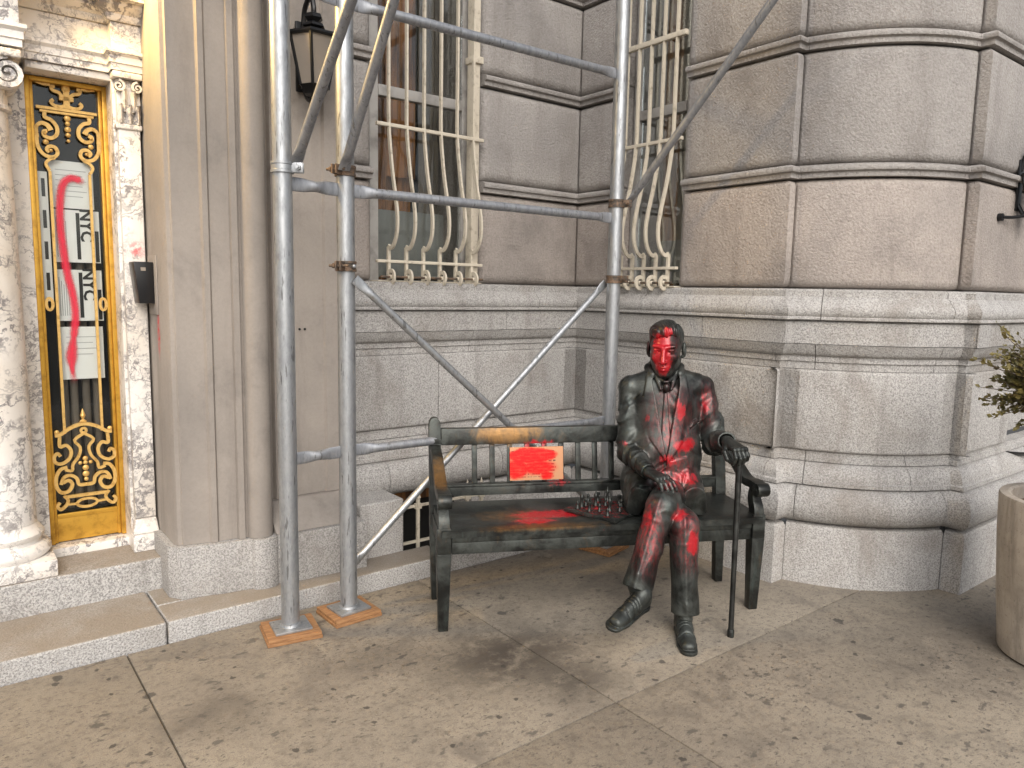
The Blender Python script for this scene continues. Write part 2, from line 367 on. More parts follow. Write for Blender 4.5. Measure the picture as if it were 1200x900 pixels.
n = mk('soil'); n.set(Base_Color=n.mix(n.noise(30, 4), (0.10, 0.045, 0.025), (0.20, 0.09, 0.05)), Roughness=0.95); n.bump(n.noise(40, 4), 1.0, 0.02)
n = mk('bark'); n.set(Base_Color=n.mix(n.noise(20, 4), (0.09, 0.065, 0.045), (0.17, 0.125, 0.09)), Roughness=0.9)
n = mk('leaf'); n.set(Base_Color=n.mix(n.rng(n.noise(14, 3, 0.7), 0.35, 0.68), (0.10, 0.092, 0.03), (0.24, 0.19, 0.06)), Roughness=0.5)

# ------------------------------------------------------------------ mesh helpers
def link(me, name, mat, parent=None, loc=None, rz=0.0, smooth=None):
    if smooth is not None:
        me.polygons.foreach_set('use_smooth', [True] * len(me.polygons))
        me.set_sharp_from_angle(angle=R(smooth))
    if mat is not None and not me.materials: me.materials.append(MAT[mat] if isinstance(mat, str) else mat)
    o = bpy.data.objects.new(name, me)
    COL.objects.link(o)
    if parent is not None: o.parent = parent
    if loc is not None: o.location = loc
    o.rotation_euler.z = rz
    return o
def tag(o, label, cat, group=None, kind=None):
    if label: o['label'] = label
    if cat: o['category'] = cat
    if group: o['group'] = group
    if kind: o['kind'] = kind
    return o
def empty(name, loc=(0, 0, 0), rz=0.0, parent=None):
    o = bpy.data.objects.new(name, None); COL.objects.link(o)
    o.location = loc; o.rotation_euler.z = rz; o.empty_display_size = 0.1
    if parent is not None: o.parent = parent
    return o
class MB:
    def __init__(s): s.v = []; s.f = []
    def add(s, vs, fs):
        k = len(s.v); s.v += [tuple(map(float, p)) for p in vs]; s.f += [tuple(i + k for i in f) for f in fs]; return s
    def box(s, x0, x1, y0, y1, z0, z1):
        return s.add([(x0, y0, z0), (x1, y0, z0), (x1, y1, z0), (x0, y1, z0), (x0, y0, z1), (x1, y0, z1), (x1, y1, z1), (x0, y1, z1)],
                     [(3, 2, 1, 0), (4, 5, 6, 7), (0, 1, 5, 4), (1, 2, 6, 5), (2, 3, 7, 6), (3, 0, 4, 7)])
    def hexa(s, bot, top):
        return s.add(list(bot) + list(top), [(3, 2, 1, 0), (4, 5, 6, 7), (0, 1, 5, 4), (1, 2, 6, 5), (2, 3, 7, 6), (3, 0, 4, 7)])
    def tube(s, pts, r, n=10, sx=None, caps=True, rect=None, up=None):
        """round (or rect=(half width, half depth)) section swept along pts; r may be a list"""
        P = [Vector(p) for p in pts]; m = len(P)
        rs = r if hasattr(r, '__len__') else [r] * m
        T = [((P[min(i + 1, m - 1)] - P[max(i - 1, 0)]).normalized()) for i in range(m)]
        u = Vector(up) if up is not None else (Vector((0, 0, 1)) if abs(T[0].z) < 0.9 else Vector((1, 0, 0)))
        u = (u - T[0] * u.dot(T[0])).normalized()
        vs = []; fs = []
        for i in range(m):
            u = (u - T[i] * u.dot(T[i])).normalized(); w = T[i].cross(u)
            if rect:
                a, b = rect[0] * rs[i], rect[1] * rs[i]
                ring = [P[i] + u * x * b + w * y * a for x, y in ((-1, -1), (1, -1), (1, 1), (-1, 1))]
            else:
                ring = [P[i] + (u * math.cos(2 * math.pi * k / n) + w * math.sin(2 * math.pi * k / n)) * rs[i] for k in range(n)]
            vs += ring
        q = 4 if rect else n
        for i in range(m - 1):
            for k in range(q):
                a = i * q + k; b = i * q + (k + 1) % q
                fs.append((a, b, b + q, a + q))
        if caps: fs += [tuple(range(q))[::-1], tuple((m - 1) * q + k for k in range(q))]
        return s.add(vs, fs)
    def lathe(s, prof, c=(0, 0, 0), n=24):
        vs = []; fs = []
        for (r, z) in prof:
            vs += [(c[0] + r * math.cos(2 * math.pi * k / n), c[1] + r * math.sin(2 * math.pi * k / n), c[2] + z) for k in range(n)]
        for i in range(len(prof) - 1):
            for k in range(n):
                a = i * n + k; b = i * n + (k + 1) % n
                fs.append((a, b, b + n, a + n))
        fs += [tuple(range(n))[::-1], tuple((len(prof) - 1) * n + k for k in range(n))]
        return s.add(vs, fs)
    def prism(s, poly, z0, z1):
        n = len(poly)
        vs = [(x, y, z0) for x, y in poly] + [(x, y, z1) for x, y in poly]
        fs = [(i, (i + 1) % n, (i + 1) % n + n, i + n) for i in range(n)] + [tuple(range(n))[::-1], tuple(range(n, 2 * n))]
        return s.add(vs, fs)
    def ball(s, c, r, n=10, m=6):
        r = r if hasattr(r, '__len__') else (r, r, r)
        vs = [(c[0], c[1], c[2] - r[2])]; fs = []
        for i in range(1, m):
            t = -math.pi / 2 + math.pi * i / m
            vs += [(c[0] + r[0] * math.cos(t) * math.cos(2 * math.pi * k / n), c[1] + r[1] * math.cos(t) * math.sin(2 * math.pi * k / n), c[2] + r[2] * math.sin(t)) for k in range(n)]
        vs.append((c[0], c[1], c[2] + r[2])); L = len(vs) - 1
        for k in range(n): fs.append((0, 1 + (k + 1) % n, 1 + k))
        for i in range(m - 2):
            for k in range(n):
                a = 1 + i * n + k; b = 1 + i * n + (k + 1) % n
                fs.append((a, b, b + n, a + n))
        for k in range(n): fs.append((L, L - n + k, L - n + (k + 1) % n))
        return s.add(vs, fs)
    def mesh(s, name, bevel=0.0, seg=2):
        me = bpy.data.meshes.new(name); me.from_pydata(s.v, [], s.f); me.update()
        bm = bmesh.new(); bm.from_mesh(me)
        bmesh.ops.recalc_face_normals(bm, faces=bm.faces)
        if bevel > 0: bmesh.ops.bevel(bm, geom=[e for e in bm.edges if e.calc_face_angle(0) > 0.4], offset=bevel, segments=seg, affect='EDGES', profile=0.6, clamp_overlap=True)
        bm.to_mesh(me); bm.free()
        return me
    def build(s, name, mat, parent=None, bevel=0.0, seg=2, smooth=40, **k):
        return link(s.mesh(name, bevel, seg), name, mat, parent, smooth=smooth, **k)
def box(name, mat, parent, x0, x1, y0, y1, z0, z1, bevel=0.004, seg=2, **k):
    return MB().box(x0, x1, y0, y1, z0, z1).build(name, mat, parent, bevel, seg, **k)
def spline(pts, n=6):
    """Catmull-Rom through pts"""
    P = [Vector(p) for p in pts]; out = []
    for i in range(len(P) - 1):
        a = P[max(i - 1, 0)]; b = P[i]; c = P[i + 1]; d = P[min(i + 2, len(P) - 1)]
        for k in range(n):
            t = k / n
            out.append(0.5 * ((2 * b) + (c - a) * t + (2 * a - 5 * b + 4 * c - d) * t * t + (3 * b - a - 3 * c + d) * t ** 3))
    out.append(P[-1]); return out

# ---- sweeps along a plan line (outward = right of its direction)
class Path:
    def __init__(s, pts):
        s.p = [np.array(p, float) for p in pts]
        s.L = [0.0]
        for a, b in zip(s.p[:-1], s.p[1:]): s.L.append(s.L[-1] + float(np.linalg.norm(b - a)))
        s.d = [(b - a) / np.linalg.norm(b - a) for a, b in zip(s.p[:-1], s.p[1:])]
        s.n = [np.array((d[1], -d[0])) for d in s.d]
    def frame(s, t):
        """point and mitred outward vector at arc length t"""
        for i, l in enumerate(s.L):
            if abs(l - t) < 1e-6:
                if i == 0: return s.p[0], s.n[0]
                if i == len(s.L) - 1: return s.p[-1], s.n[-1]
                return s.p[i], (s.n[i - 1] + s.n[i]) / (1 + float(s.n[i - 1] @ s.n[i]))
        for i in range(len(s.d)):
            if s.L[i] < t < s.L[i + 1]: return s.p[i] + s.d[i] * (t - s.L[i]), s.n[i]
        i = len(s.d) - 1
        return (s.p[0], s.n[0]) if t < 0 else (s.p[-1], s.n[-1])
    def ts(s, a, b, extra=()):
        return sorted(set([round(a, 7), round(b, 7)] + [round(l, 7) for l in s.L if a + 1e-5 < l < b - 1e-5] + [round(e, 7) for e in extra if a < e < b]))
def sweep(path, a, b, prof, back=-0.30):
    """moulding of profile [(outward, z)...] between arc lengths a and b, closed at the back and the ends"""
    ts = path.ts(a, b); m = MB(); pr = list(prof) + [(back, prof[-1][1]), (back, prof[0][1])]
    n = len(pr); vs = []; fs = []
    for t in ts:
        p, o = path.frame(t if abs(t - round(t, 6)) > 1e-9 else t)
        vs += [(p[0] + o[0] * q, p[1] + o[1] * q, z) for q, z in pr]
    for i in range(len(ts) - 1):
        for k in range(n): fs.append((i * n + k, i * n + (k + 1) % n, (i + 1) * n + (k + 1) % n, (i + 1) * n + k))
    fs += [tuple(range(n))[::-1], tuple((len(ts) - 1) * n + k for k in range(n))]
    return m.add(vs, fs)
def pillow(path, a, b, z0, z1, o0, r=0.03, depth=0.10, ra=None, rb=None):
    """a stone whose face is rounded over at its four edges"""
    ed = [0, 0.12 * r, 0.35 * r, 0.65 * r, r]
    ra = r if ra is None else ra; rb = r if rb is None else rb
    e = lambda d, r=r: r - math.sqrt(max(0.0, r * r - max(0.0, r - d) ** 2))
    ts = path.ts(a, b, [a + x * ra / r for x in ed] + [b - x * rb / r for x in ed])
    zs = sorted(set([z0 + x for x in ed] + [z1 - x for x in ed]))
    vs = []; fs = []; nz = len(zs)
    for t in ts:
        p, o = path.frame(t)
        for z in zs:
            q = o0 - math.hypot(max(e(t - a, ra), e(b - t, rb)), e(min(z - z0, z1 - z)))
            vs.append((p[0] + o[0] * q, p[1] + o[1] * q, z))
    nt = len(ts)
    for i in range(nt - 1):
        for k in range(nz - 1): fs.append((i * nz + k, i * nz + k + 1, (i + 1) * nz + k + 1, (i + 1) * nz + k))
    rim = [i * nz for i in range(nt)] + [(nt - 1) * nz + k for k in range(1, nz)] + [i * nz + nz - 1 for i in range(nt - 2, -1, -1)] + [k for k in range(nz - 2, 0, -1)]
    base = len(vs)
    for i in rim:
        t = ts[i // nz]; p, o = path.frame(t); z = zs[i % nz]
        vs.append((p[0] + o[0] * (o0 - depth), p[1] + o[1] * (o0 - depth), z))
    n = len(rim)
    for k in range(n): fs.append((rim[k], rim[(k + 1) % n], base + (k + 1) % n, base + k))
    return MB().add(vs, fs)

def bulge(p0, p1, sag, n=10):
    p0 = np.array(p0); p1 = np.array(p1); d = (p1 - p0) / np.linalg.norm(p1 - p0); o = np.array((d[1], -d[0]))
    return [tuple(p0 + (p1 - p0) * t + o * sag * (1 - (2 * t - 1) ** 2)) for t in [i / n for i in range(1, n)]]

# ------------------------------------------------------------------ ground
gm = MB().box(-400, 400, -400, 400, -0.9, -0.60)
g = link(gm.mesh('ground'), 'ground', 'asphalt'); g['kind'] = 'structure'
walk = empty('sidewalk', BO, TH); walk['kind'] = 'structure'
_xs = [-8.3, -5.6, -4.24, -2.87, -1.50, 1.25, 3.9]
_ys = [-5.7, -4.25, -2.85, -1.445, -0.006]
MB().box(-9, 6, -6.4, -0.002, -0.5, -0.012).build('joint_bed', 'joint_dirt', walk)
for i in range(len(_xs) - 1):
    for j in range(len(_ys) - 1):
        b_ = _ys[j + 1] if j < 3 else _ys[j + 1]
        box('concrete_slab', 'concrete', walk, _xs[i] + 0.003, _xs[i + 1] - 0.003, _ys[j] + 0.003, b_ - 0.003, -0.09, 0.0, 0.004, 2)
box('kerb_edge', 'granite', walk, -8.3, 3.9, -5.9, -5.715, -0.5, 0.0, 0.01)

# ------------------------------------------------------------------ the building
bld = empty('corner_building', BO, TH)
tag(bld, 'grey and beige stone building with rusticated round corner pier and gilt entrance door', 'building')
# plan of the base: facade, return wall, notch, curved corner, notch, street face
PB = Path([(-1.76, 0.45), (0, 0.45), (0, -1.12), (0.10, -1.12)] + bulge((0.10, -1.12), (0.66, -1.68), 0.086, 16) + [(0.66, -1.68), (0.66, -1.78), (3.6, -1.78)])
PU = Path([(-1.775, 0.60), (0.12, 0.60), (0.12, -1.01), (0.18, -1.01)] + bulge((0.18, -1.01), (0.77, -1.60), 0.108, 16) + [(0.77, -1.60), (0.77, -1.66), (3.6, -1.66)])
PD = Path([(-1.76, 0.45), (0, 0.45), (0, -1.13), (0.085, -1.13)] + bulge((0.085, -1.13), (0.66, -1.705), 0.086, 16) + [(0.66, -1.705), (0.66, -1.78), (3.6, -1.78)])
def marks(P): return dict(c=P.L[1], n0=P.L[2], a0=P.L[3], a1=P.L[-3], n1=P.L[-2], end=P.L[-1])
mb = marks(PB); mu = marks(PU); md = marks(PD)
G = 0.0018
def run(P, breaks, prof, name, mat, smooth=40, back=-0.2):
    for a, b in zip(breaks[:-1], breaks[1:]):
        sweep(P, a + G, b - G, prof, back).build(name, mat, bld, smooth=smooth)
f1 = lambda x: x + 1.76                 # arc length on the base line from facade x
f2 = lambda y: mb['c'] + (0.45 - y)     # and from return-wall y
f3 = lambda x: mb['n1'] + (x - 0.66)
arc = lambda k: mb['a0'] + (mb['a1'] - mb['a0']) * k
# plinth (facade part starts right of the basement opening)
run(PB, [f1(-0.84), f1(-0.25), mb['c'] + 0.0], [(0, -0.3), (0, 0.30), (-0.012, 0.316), (-0.06, 0.3222)], 'plinth_stone', 'granite')
run(PB, [mb['c'], f2(-0.35), f2(-1.03), arc(0.0), arc(1.0), f3(1.5), mb['end']], [(0, -0.05), (0, 0.30), (-0.012, 0.316), (-0.06, 0.3222)], 'plinth_stone', 'granite')
tor = [(-0.05, 0.322)] + [(-0.045 + 0.074 * math.cos(t), 0.425 + 0.098 * math.sin(t)) for t in [-math.pi / 2 + math.pi * k / 12 for k in range(13)]] + [(-0.05, 0.525)]
tor = [(-0.06, 0.3235)] + tor[1:-1] + [(-0.06, 0.5265)]
run(PB, [0, f1(-1.42), f1(-0.62), f2(-0.30), f2(-0.98), arc(0.05), arc(0.97), f3(1.2), mb['end']], tor, 'torus_stone', 'granite', 50)
cov = [(-0.040, 0.529), (-0.040, 0.548), (-0.055, 0.556)] + [(-0.13 + 0.075 * math.cos(t) * 1.0, 0.556 + 0.09 * math.sin(t)) for t in [math.pi / 2 * k / 8 for k in range(1, 9)]]
cov = [(-0.040, 0.529), (-0.040, 0.548), (-0.052, 0.554)] + [(-0.052 - 0.072 * (1 - math.cos(t)), 0.554 + 0.085 * math.sin(t)) for t in [math.pi / 2 * k / 8 for k in range(1, 9)]]
d2 = lambda y: md['c'] + (0.45 - y)
d3 = lambda x: md['n1'] + (x - 0.66)
darc = lambda k: md['a0'] + (md['a1'] - md['a0']) * k
cov += [(-0.108, 0.642), (-0.108, 0.668), (-0.120, 0.671), (-0.120, 0.694)]
run(PD, [0, f1(-1.10), d2(-0.32), d2(-1.0), darc(0.08), darc(0.75), d3(1.1), md['end']], cov, 'cove_stone', 'granite', 40)
# die: big rounded stones
for a, b, ra, rb in ((0.0, f1(-1.02) - 0.003, .006, .006), (f1(-1.02), md['c'], .006, .006), (md['c'], d2(-0.34) - 0.003, .006, .006), (d2(-0.34), md['a0'], .006, .010), (md['a0'], md['a1'], .012, .012), (md['a1'], d3(1.42), .010, .028)):
    pillow(PD, a, b, 0.697, 1.1295, -0.098, 0.018, 0.05, ra, rb).build('die_stone', 'granite', bld, smooth=60)
sweep(PD, 0.0, d3(1.38), [(-0.126, 0.69), (-0.126, 1.14)], -0.2).build('die_core', 'mortar', bld)
sweep(PD, d3(1.38), md['end'], [(-0.27, 0.69), (-0.27, 1.14)], -0.6).build('die_core', 'granite', bld)
cor = [(-0.108, 1.131), (-0.108, 1.168), (-0.098, 1.172), (-0.098, 1.200), (-0.090, 1.204)] + [(-0.090 + 0.036 * (k / 6) ** 0.8, 1.204 + 0.052 * (1 - math.cos(math.pi / 2 * k / 6)) ** 0.8) for k in range(1, 7)] + [(-0.050, 1.264)]
run(PD, [0, f1(-0.80), d2(-0.25), d2(-1.0), darc(0.10), darc(0.9), d3(1.3), md['end']], cor, 'cornice_stone', 'granite', 40)
run(PD, [0, f1(-0.55), d2(-0.55), md['n0'] + 0.07, darc(0.5), md['a1'] + 0.03, d3(1.4), md['end']], [(-0.053, 1.267), (-0.053, 1.378), (-0.06, 1.384)], 'band_stone', 'granite')
fas = [(-0.045, 1.387), (-0.032, 1.392), (-0.032, 1.402)] + [(-0.045 + 0.017 * math.cos(t), 1.435 + 0.03 * math.sin(t)) for t in [-1.2 + 2.4 * k / 6 for k in range(7)]] + [(-0.048, 1.472), (-0.075, 1.505), (-0.085, 1.507), (-0.085, 1.538), (-0.10, 1.548)]
run(PD, [0, f1(-0.30), d2(-0.10), d2(-0.85), darc(0.12), darc(0.93), d3(1.0), md['end']], fas, 'ledge_stone', 'granite', 40, -0.21)

# upper courses: pillowed stones between string courses
ux = lambda x: x + 1.775
uy = lambda y: mu['c'] + (0.60 - y)
u3 = lambda x: mu['n1'] + (x - 0.77)
W1 = (-1.40, -0.715); W2 = (0.20, -0.285)                 # the two window openings
levels = [(1.553, 2.112), (2.183, 2.750), (2.821, 3.39), (3.46, 4.03)]
spans = [(ux(-1.770), ux(W1[0] - 0.03), .05, .055), (ux(W1[1] + 0.03), mu['c'], .06, .012), (mu['c'], uy(W2[0] + 0.01), .012, .05), (uy(W2[1] - 0.012), mu['a0'], .04, .012),
         (mu['a0'], mu['a1'], .012, .012), (mu['a1'], u3(1.95), .012, .006), (u3(1.953), mu['end'], .006, .006)]
strings = [(ux(-1.775), ux(W1[0] - 0.035)), (ux(W1[1] + 0.035), uy(W2[0] + 0.015)), (uy(W2[1] - 0.02), arc_a := mu['a0'] + 0.02), (arc_a, mu['a1'] - 0.03), (mu['a1'] - 0.03, u3(1.5)), (u3(1.5), mu['end'])]
for li, (z0, z1) in enumerate(levels):
    for a, b, ra, rb in spans:
        pillow(PU, a, b, z0 + 0.002, z1 - 0.002, 0.0, 0.055 if b < uy(0.0) else 0.045, 0.12, ra, rb).build('stone_block', 'limestone' if li == 0 else 'limestone_grey', bld, smooth=60)
    if li < 3:
        z = z1
        pr = [(-0.012, z + 0.001), (0.006, z + 0.002), (0.006, z + 0.026), (0.012, z + 0.030), (0.022, z + 0.032), (0.026, z + 0.042), (0.022, z + 0.055), (0.010, z + 0.062), (-0.012, z + 0.070)]
        for a, b in strings:
            sweep(PU, a + 0.001, b - 0.001, pr, -0.12).build('string_course', 'limestone_grey', bld, smooth=40)
# wall core behind the stones, with the window openings left free
core = lambda *a: MB().box(*a).build('wall_core', 'limestone_grey', bld, smooth=None)
core(-1.775, W1[0] - 0.025, 0.658, 1.25, 1.50, 4.1)
core(W1[1] + 0.025, 0.30, 0.658, 1.25, 1.50, 4.1)
core(0.178, 0.75, W2[0] + 0.02, 0.63, 1.50, 4.1)
sweep(PU, uy(W2[1] - 0.02), mu['end'], [(-0.058, 1.50), (-0.042, 4.1)], -0.34).build('wall_core', 'limestone_grey', bld, smooth=None)
core(-1.775, 0.30, 1.26, 1.6, -0.6, 4.1)                   # behind everything on the facade
MB().box(-1.78, 0.12, 0.75, 1.2, 0.45, 1.49).build('wall_core', 'mortar', bld, smooth=None)

# ---- basement areaway left of the bench
box('areaway_floor', 'joint_dirt', bld, -1.78, -0.002, 0.10, 0.95, -0.55, -0.30, 0)
box('areaway_kerb', 'granite', bld, -1.30, -0.10, 0.002, 0.115, -0.3, 0.095, 0.008)
box('areaway_kerb', 'granite', bld, -0.096, -0.004, 0.002, 0.44, -0.3, 0.095, 0.008)
box('areaway_pier', 'granite', bld, -1.715, -1.46, 0.20, 0.44, -0.3, 0.383, 0.012, 3)
box('areaway_jamb', 'granite', bld, -1.775, -1.45, 0.443, 0.9, -0.3, 0.318, 0.004)
box('basement_window_back', 'dark_interior', bld, -1.6, -0.7, 0.80, 0.85, -0.3, 0.40, 0)
box('basement_glow_panel', 'brown_curtain', bld, -1.44, -0.85, 0.765, 0.795, 0.18, 0.32, 0.004)  # solid panel whose emissive brown stands in for orange light inside
pf = empty('areaway_railing', parent=bld)
for z in (0.10, 0.305):
    MB().tube([(-1.44, 0.27, z), (-0.85, 0.27, z)], 1, rect=(0.009, 0.006)).build('rail', 'cream_iron', pf)
MB().ball((-0.84, 0.27, 0.305), 0.016).build('rail_knob', 'cream_iron', pf)
for x in (-1.335, -1.13, -1.0, -0.90):
    m = MB().tube([(x, 0.262, 0.0), (x, 0.262, 0.345)], 1, rect=(0.008, 0.008))
    m.lathe([(0.004, 0.345), (0.017, 0.352), (0.013, 0.366), (0.001, 0.41)], (x, 0.262, 0), 8)
    m.box(x - 0.018, x + 0.018, 0.25, 0.274, 0.29, 0.32)
    m.build('picket', 'cream_iron', pf)

# ---- entrance: steps, stone surround, marble, gilt door
box('step', 'granite_step', bld, -6.0, -2.712, 0.0, 0.8, -0.2, 0.092, 0.012, 3)
box('step', 'granite_step', bld, -2.706, -1.306, 0.0, 0.20, -0.2, 0.092, 0.012, 3)
box('step', 'granite_step', bld, -2.706, -1.722, 0.202, 0.8, -0.2, 0.0915, 0.004, 1)
box('step', 'granite_step', bld, -6.0, -2.632, 0.395, 1.2, 0.0, 0.243, 0.014, 3)
box('door_sill', 'marble', bld, -3.05, -2.70, 0.66, 0.82, 0.2, 0.283, 0.006)

def roll(x0, x1, y, dep, n=8):
    return [(x0 + (x1 - x0) * (0.5 - 0.5 * math.cos(math.pi * k / n)), y - dep * math.sin(math.pi * k / n)) for k in range(n + 1)]
sur = [(-2.610, 0.70), (-2.610, 0.262), (-2.600, 0.238), (-2.585, 0.232), (-2.580, 0.222), (-2.560, 0.222), (-2.470, 0.207), (-2.462, 0.190), (-2.440, 0.188), (-2.430, 0.200),
       (-2.352, 0.188), (-2.348, 0.168), (-2.322, 0.164), (-2.318, 0.182), (-2.305, 0.182)] + roll(-2.303, -2.190, 0.175, 0.048, 10) + [(-2.186, 0.70)]
MB().prism(sur, 0.335, 4.2).build('door_surround', 'limestone_smooth', bld, smooth=30)
def grown(pts, g): return [(x, y - g) for x, y in pts]
pls = [(-2.640, 0.70), (-2.640, 0.262), (-2.600, 0.205), (-2.47, 0.178), (-2.44, 0.165), (-2.35, 0.155), (-2.30, 0.142)] + roll(-2.30, -2.18, 0.140, 0.035, 6) + [(-2.14, 0.115), (-1.735, 0.095), (-1.735, 0.70)]
MB().prism(pls, 0.0925, 0.333).build('surround_plinth', 'granite', bld, bevel=0.004, smooth=30)
# panelled pilaster beside the surround
MB().prism([(-2.184, 0.32), (-2.13, 0.32), (-2.12, 0.30), (-2.075, 0.30), (-2.065, 0.315), (-1.86, 0.315), (-1.85, 0.30), (-1.80, 0.30), (-1.780, 0.30), (-1.780, 0.75), (-2.184, 0.75)], 0.46, 4.2).build('pilaster', 'limestone_smooth', bld, smooth=30)
MB().hexa([(-2.184, 0.13, 0.335), (-1.775, 0.125, 0.335), (-1.775, 0.6, 0.335), (-2.184, 0.6, 0.335)], [(-2.184, 0.285, 0.458), (-1.775, 0.285, 0.458), (-1.775, 0.6, 0.458), (-2.184, 0.6, 0.458)]).build('pilaster_sill', 'limestone_smooth', bld, 0.004)
for x in (-1.985, -1.958): MB().lathe([(0.006, 0), (0.006, 0.004)], (0, 0, 0), 8).build('anchor_hole', 'dark_interior', bld, loc=(x, 0.3135, 1.30)).rotation_euler.x = R(90)
core(-1.779, -1.40, 0.66, 1.25, 1.50, 4.1) if False else None
box('wall_core', 'limestone_grey', bld, -2.70, -1.776, 0.76, 1.25, 0.0, 4.2, 0)

# marble jambs and pilaster
mw = lambda name, *a, bevel=0.004: box(name, 'marble', bld, *a, bevel)
mw('marble_wall', -2.724, -2.612, 0.585, 0.90, 0.245, 2.425)
mw('marble_wall', -6.0, -3.042, 0.70, 1.1, 0.245, 2.425)
mw('marble_wall', -6.0, -2.60, 0.84, 1.1, 2.40, 4.2)
pil = empty('marble_pilaster', parent=bld)
box('shaft', 'marble', pil, -2.712, -2.622, 0.545, 0.584, 0.40, 2.20, 0.006)
box('base_block', 'marble', pil, -2.728, -2.6115, 0.52, 0.583, 0.244, 0.325, 0.004)
MB().hexa([(-2.728, 0.522, 0.326), (-2.6115, 0.522, 0.326), (-2.6115, 0.583, 0.326), (-2.728, 0.583, 0.326)], [(-2.714, 0.541, 0.398), (-2.62, 0.541, 0.398), (-2.62, 0.583, 0.398), (-2.714, 0.583, 0.398)]).build('base_moulding', 'marble', pil, 0.012, 3)
box('necking', 'marble', pil, -2.722, -2.614, 0.535, 0.583, 2.19, 2.215, 0.008, 3)
box('abacus', 'marble', pil, -2.730, -2.611, 0.515, 0.583, 2.405, 2.432, 0.006)
box('bell', 'marble', pil, -2.712, -2.616, 0.548, 0.583, 2.216, 2.404, 0.004)
def leaf_strip(x, y, z, w, h, curl, n=7):
    vs = []; fs = []
    for i in range(n):
        t = i / (n - 1); ww = w * (0.55 + 0.9 * t - 1.15 * t * t) * (1 + 0.18 * math.sin(t * 19)); yy = y - 0.012 - curl * t ** 3; zz = z + h * (t - 0.22 * max(0, t - 0.75) * 4 * t)
        vs += [(x - ww, yy + 0.008, zz), (x, yy - 0.010, zz), (x + ww, yy + 0.008, zz), (x, y + 0.004, zz)]
    for i in range(n - 1):
        for k in range(4): fs.append((i * 4 + k, i * 4 + (k + 1) % 4, i * 4 + 4 + (k + 1) % 4, i * 4 + 4 + k))
    fs += [(3, 2, 1, 0), tuple((n - 1) * 4 + k for k in range(4))]
    return MB().add(vs, fs)
for (x, z, w, h, c) in ((-2.700, 2.215, 0.018, 0.10, 0.028), (-2.664, 2.215, 0.020, 0.10, 0.028), (-2.630, 2.215, 0.018, 0.10, 0.028), (-2.684, 2.265, 0.018, 0.115, 0.03), (-2.646, 2.265, 0.018, 0.115, 0.03)):
    leaf_strip(x, 0.548, z, w, h, c).build('acanthus_leaf', 'marble', pil, smooth=60)
def volute(cx, y, cz, r0, dirn=1, th=0.008, turns=2.0, dep=0.02):
    pts = [(cx + dirn * r * math.cos(t), y, cz + r * math.sin(t)) for r, t in [(r0 * (1 - 0.9 * k / 30), math.pi / 2 - turns * 2 * math.pi * k / 30) for k in range(31)]]
    return MB().tube(pts, [1.0 - 0.4 * k / 30 for k in range(31)], rect=(dep, th), up=(0, 0, 1))
for s_, x in ((1, -2.705), (-1, -2.630)): volute(x, 0.535, 2.372, 0.024, s_, 0.005, 1.6, 0.014).build('volute', 'marble', pil, smooth=50)
# free column at the left edge
colm = empty('marble_column', (-3.235, 0.585, 0.0), parent=bld)
MB().box(-0.185, 0.185, -0.185, 0.11, 0.244, 0.318).build('base_block', 'marble', colm, 0.006)
MB().lathe([(0.172, 0.319), (0.184, 0.335), (0.184, 0.352), (0.170, 0.372), (0.150, 0.378), (0.148, 0.392), (0.158, 0.402), (0.160, 0.418), (0.150, 0.432), (0.142, 0.440), (0.134, 0.46)], n=40).build('base_moulding', 'marble', colm, smooth=40)
MB().lathe([(0.1335, 0.461), (0.133, 1.0), (0.128, 1.6), (0.120, 2.19)], n=40).build('shaft', 'marble', colm, smooth=40)
MB().lathe([(0.122, 2.192), (0.134, 2.200), (0.134, 2.214), (0.122, 2.222), (0.120, 2.30), (0.15, 2.345), (0.14, 2.36)], n=40).build('necking', 'marble', colm, smooth=40)
for s_ in (1, -1): volute(s_ * 0.118, -0.105, 2.335, 0.062, -s_, 0.011, 2.2, 0.035).build('volute', 'marble', colm, smooth=50)
for s_ in (1, -1):
    MB().tube([(s_ * 0.118, -0.10, 2.335), (s_ * 0.118, 0.10, 2.335)], [0.05, 0.05], 16).build('bolster', 'marble', colm)
for k in range(9):
    MB().ball((0.075 * math.cos(math.pi * (k + .5) / 9) * 1.2, -0.125 + 0.01 * abs(k - 4), 2.352), (0.009, 0.012, 0.014), 8, 6).build('egg', 'marble', colm)
MB().box(-0.165, 0.165, -0.155, 0.11, 2.392, 2.424).build('abacus', 'marble', colm, 0.008, 3)
# entablature breaking forward over column and pilaster
PE = Path([(-6.0, 0.43), (-3.065, 0.43), (-3.065, 0.585), (-2.735, 0.585), (-2.735, 0.515), (-2.6105, 0.515)])
Le = PE.L[-1]
for nm, pr in (('architrave', [(0, 2.434), (0, 2.462), (0.006, 2.464), (0.006, 2.492), (0.018, 2.505), (0.018, 2.520)]), ('frieze', [(-0.006, 2.522), (-0.006, 2.635)]),
               ('cornice', [(0.004, 2.637), (0.016, 2.652), (0.016, 2.664), (0.050, 2.690), (0.052, 2.704), (0.088, 2.708), (0.088, 2.745), (0.098, 2.750), (0.118, 2.785), (0.120, 2.80)])):
    sweep(PE, 0, Le, pr, -0.2).build(nm, 'marble', bld, smooth=40)
mw('lintel_soffit', -3.045, -2.72, 0.60, 0.86, 2.402, 2.4325)
mw('attic', -6.0, -2.612, 0.56, 0.84, 2.805, 4.2)

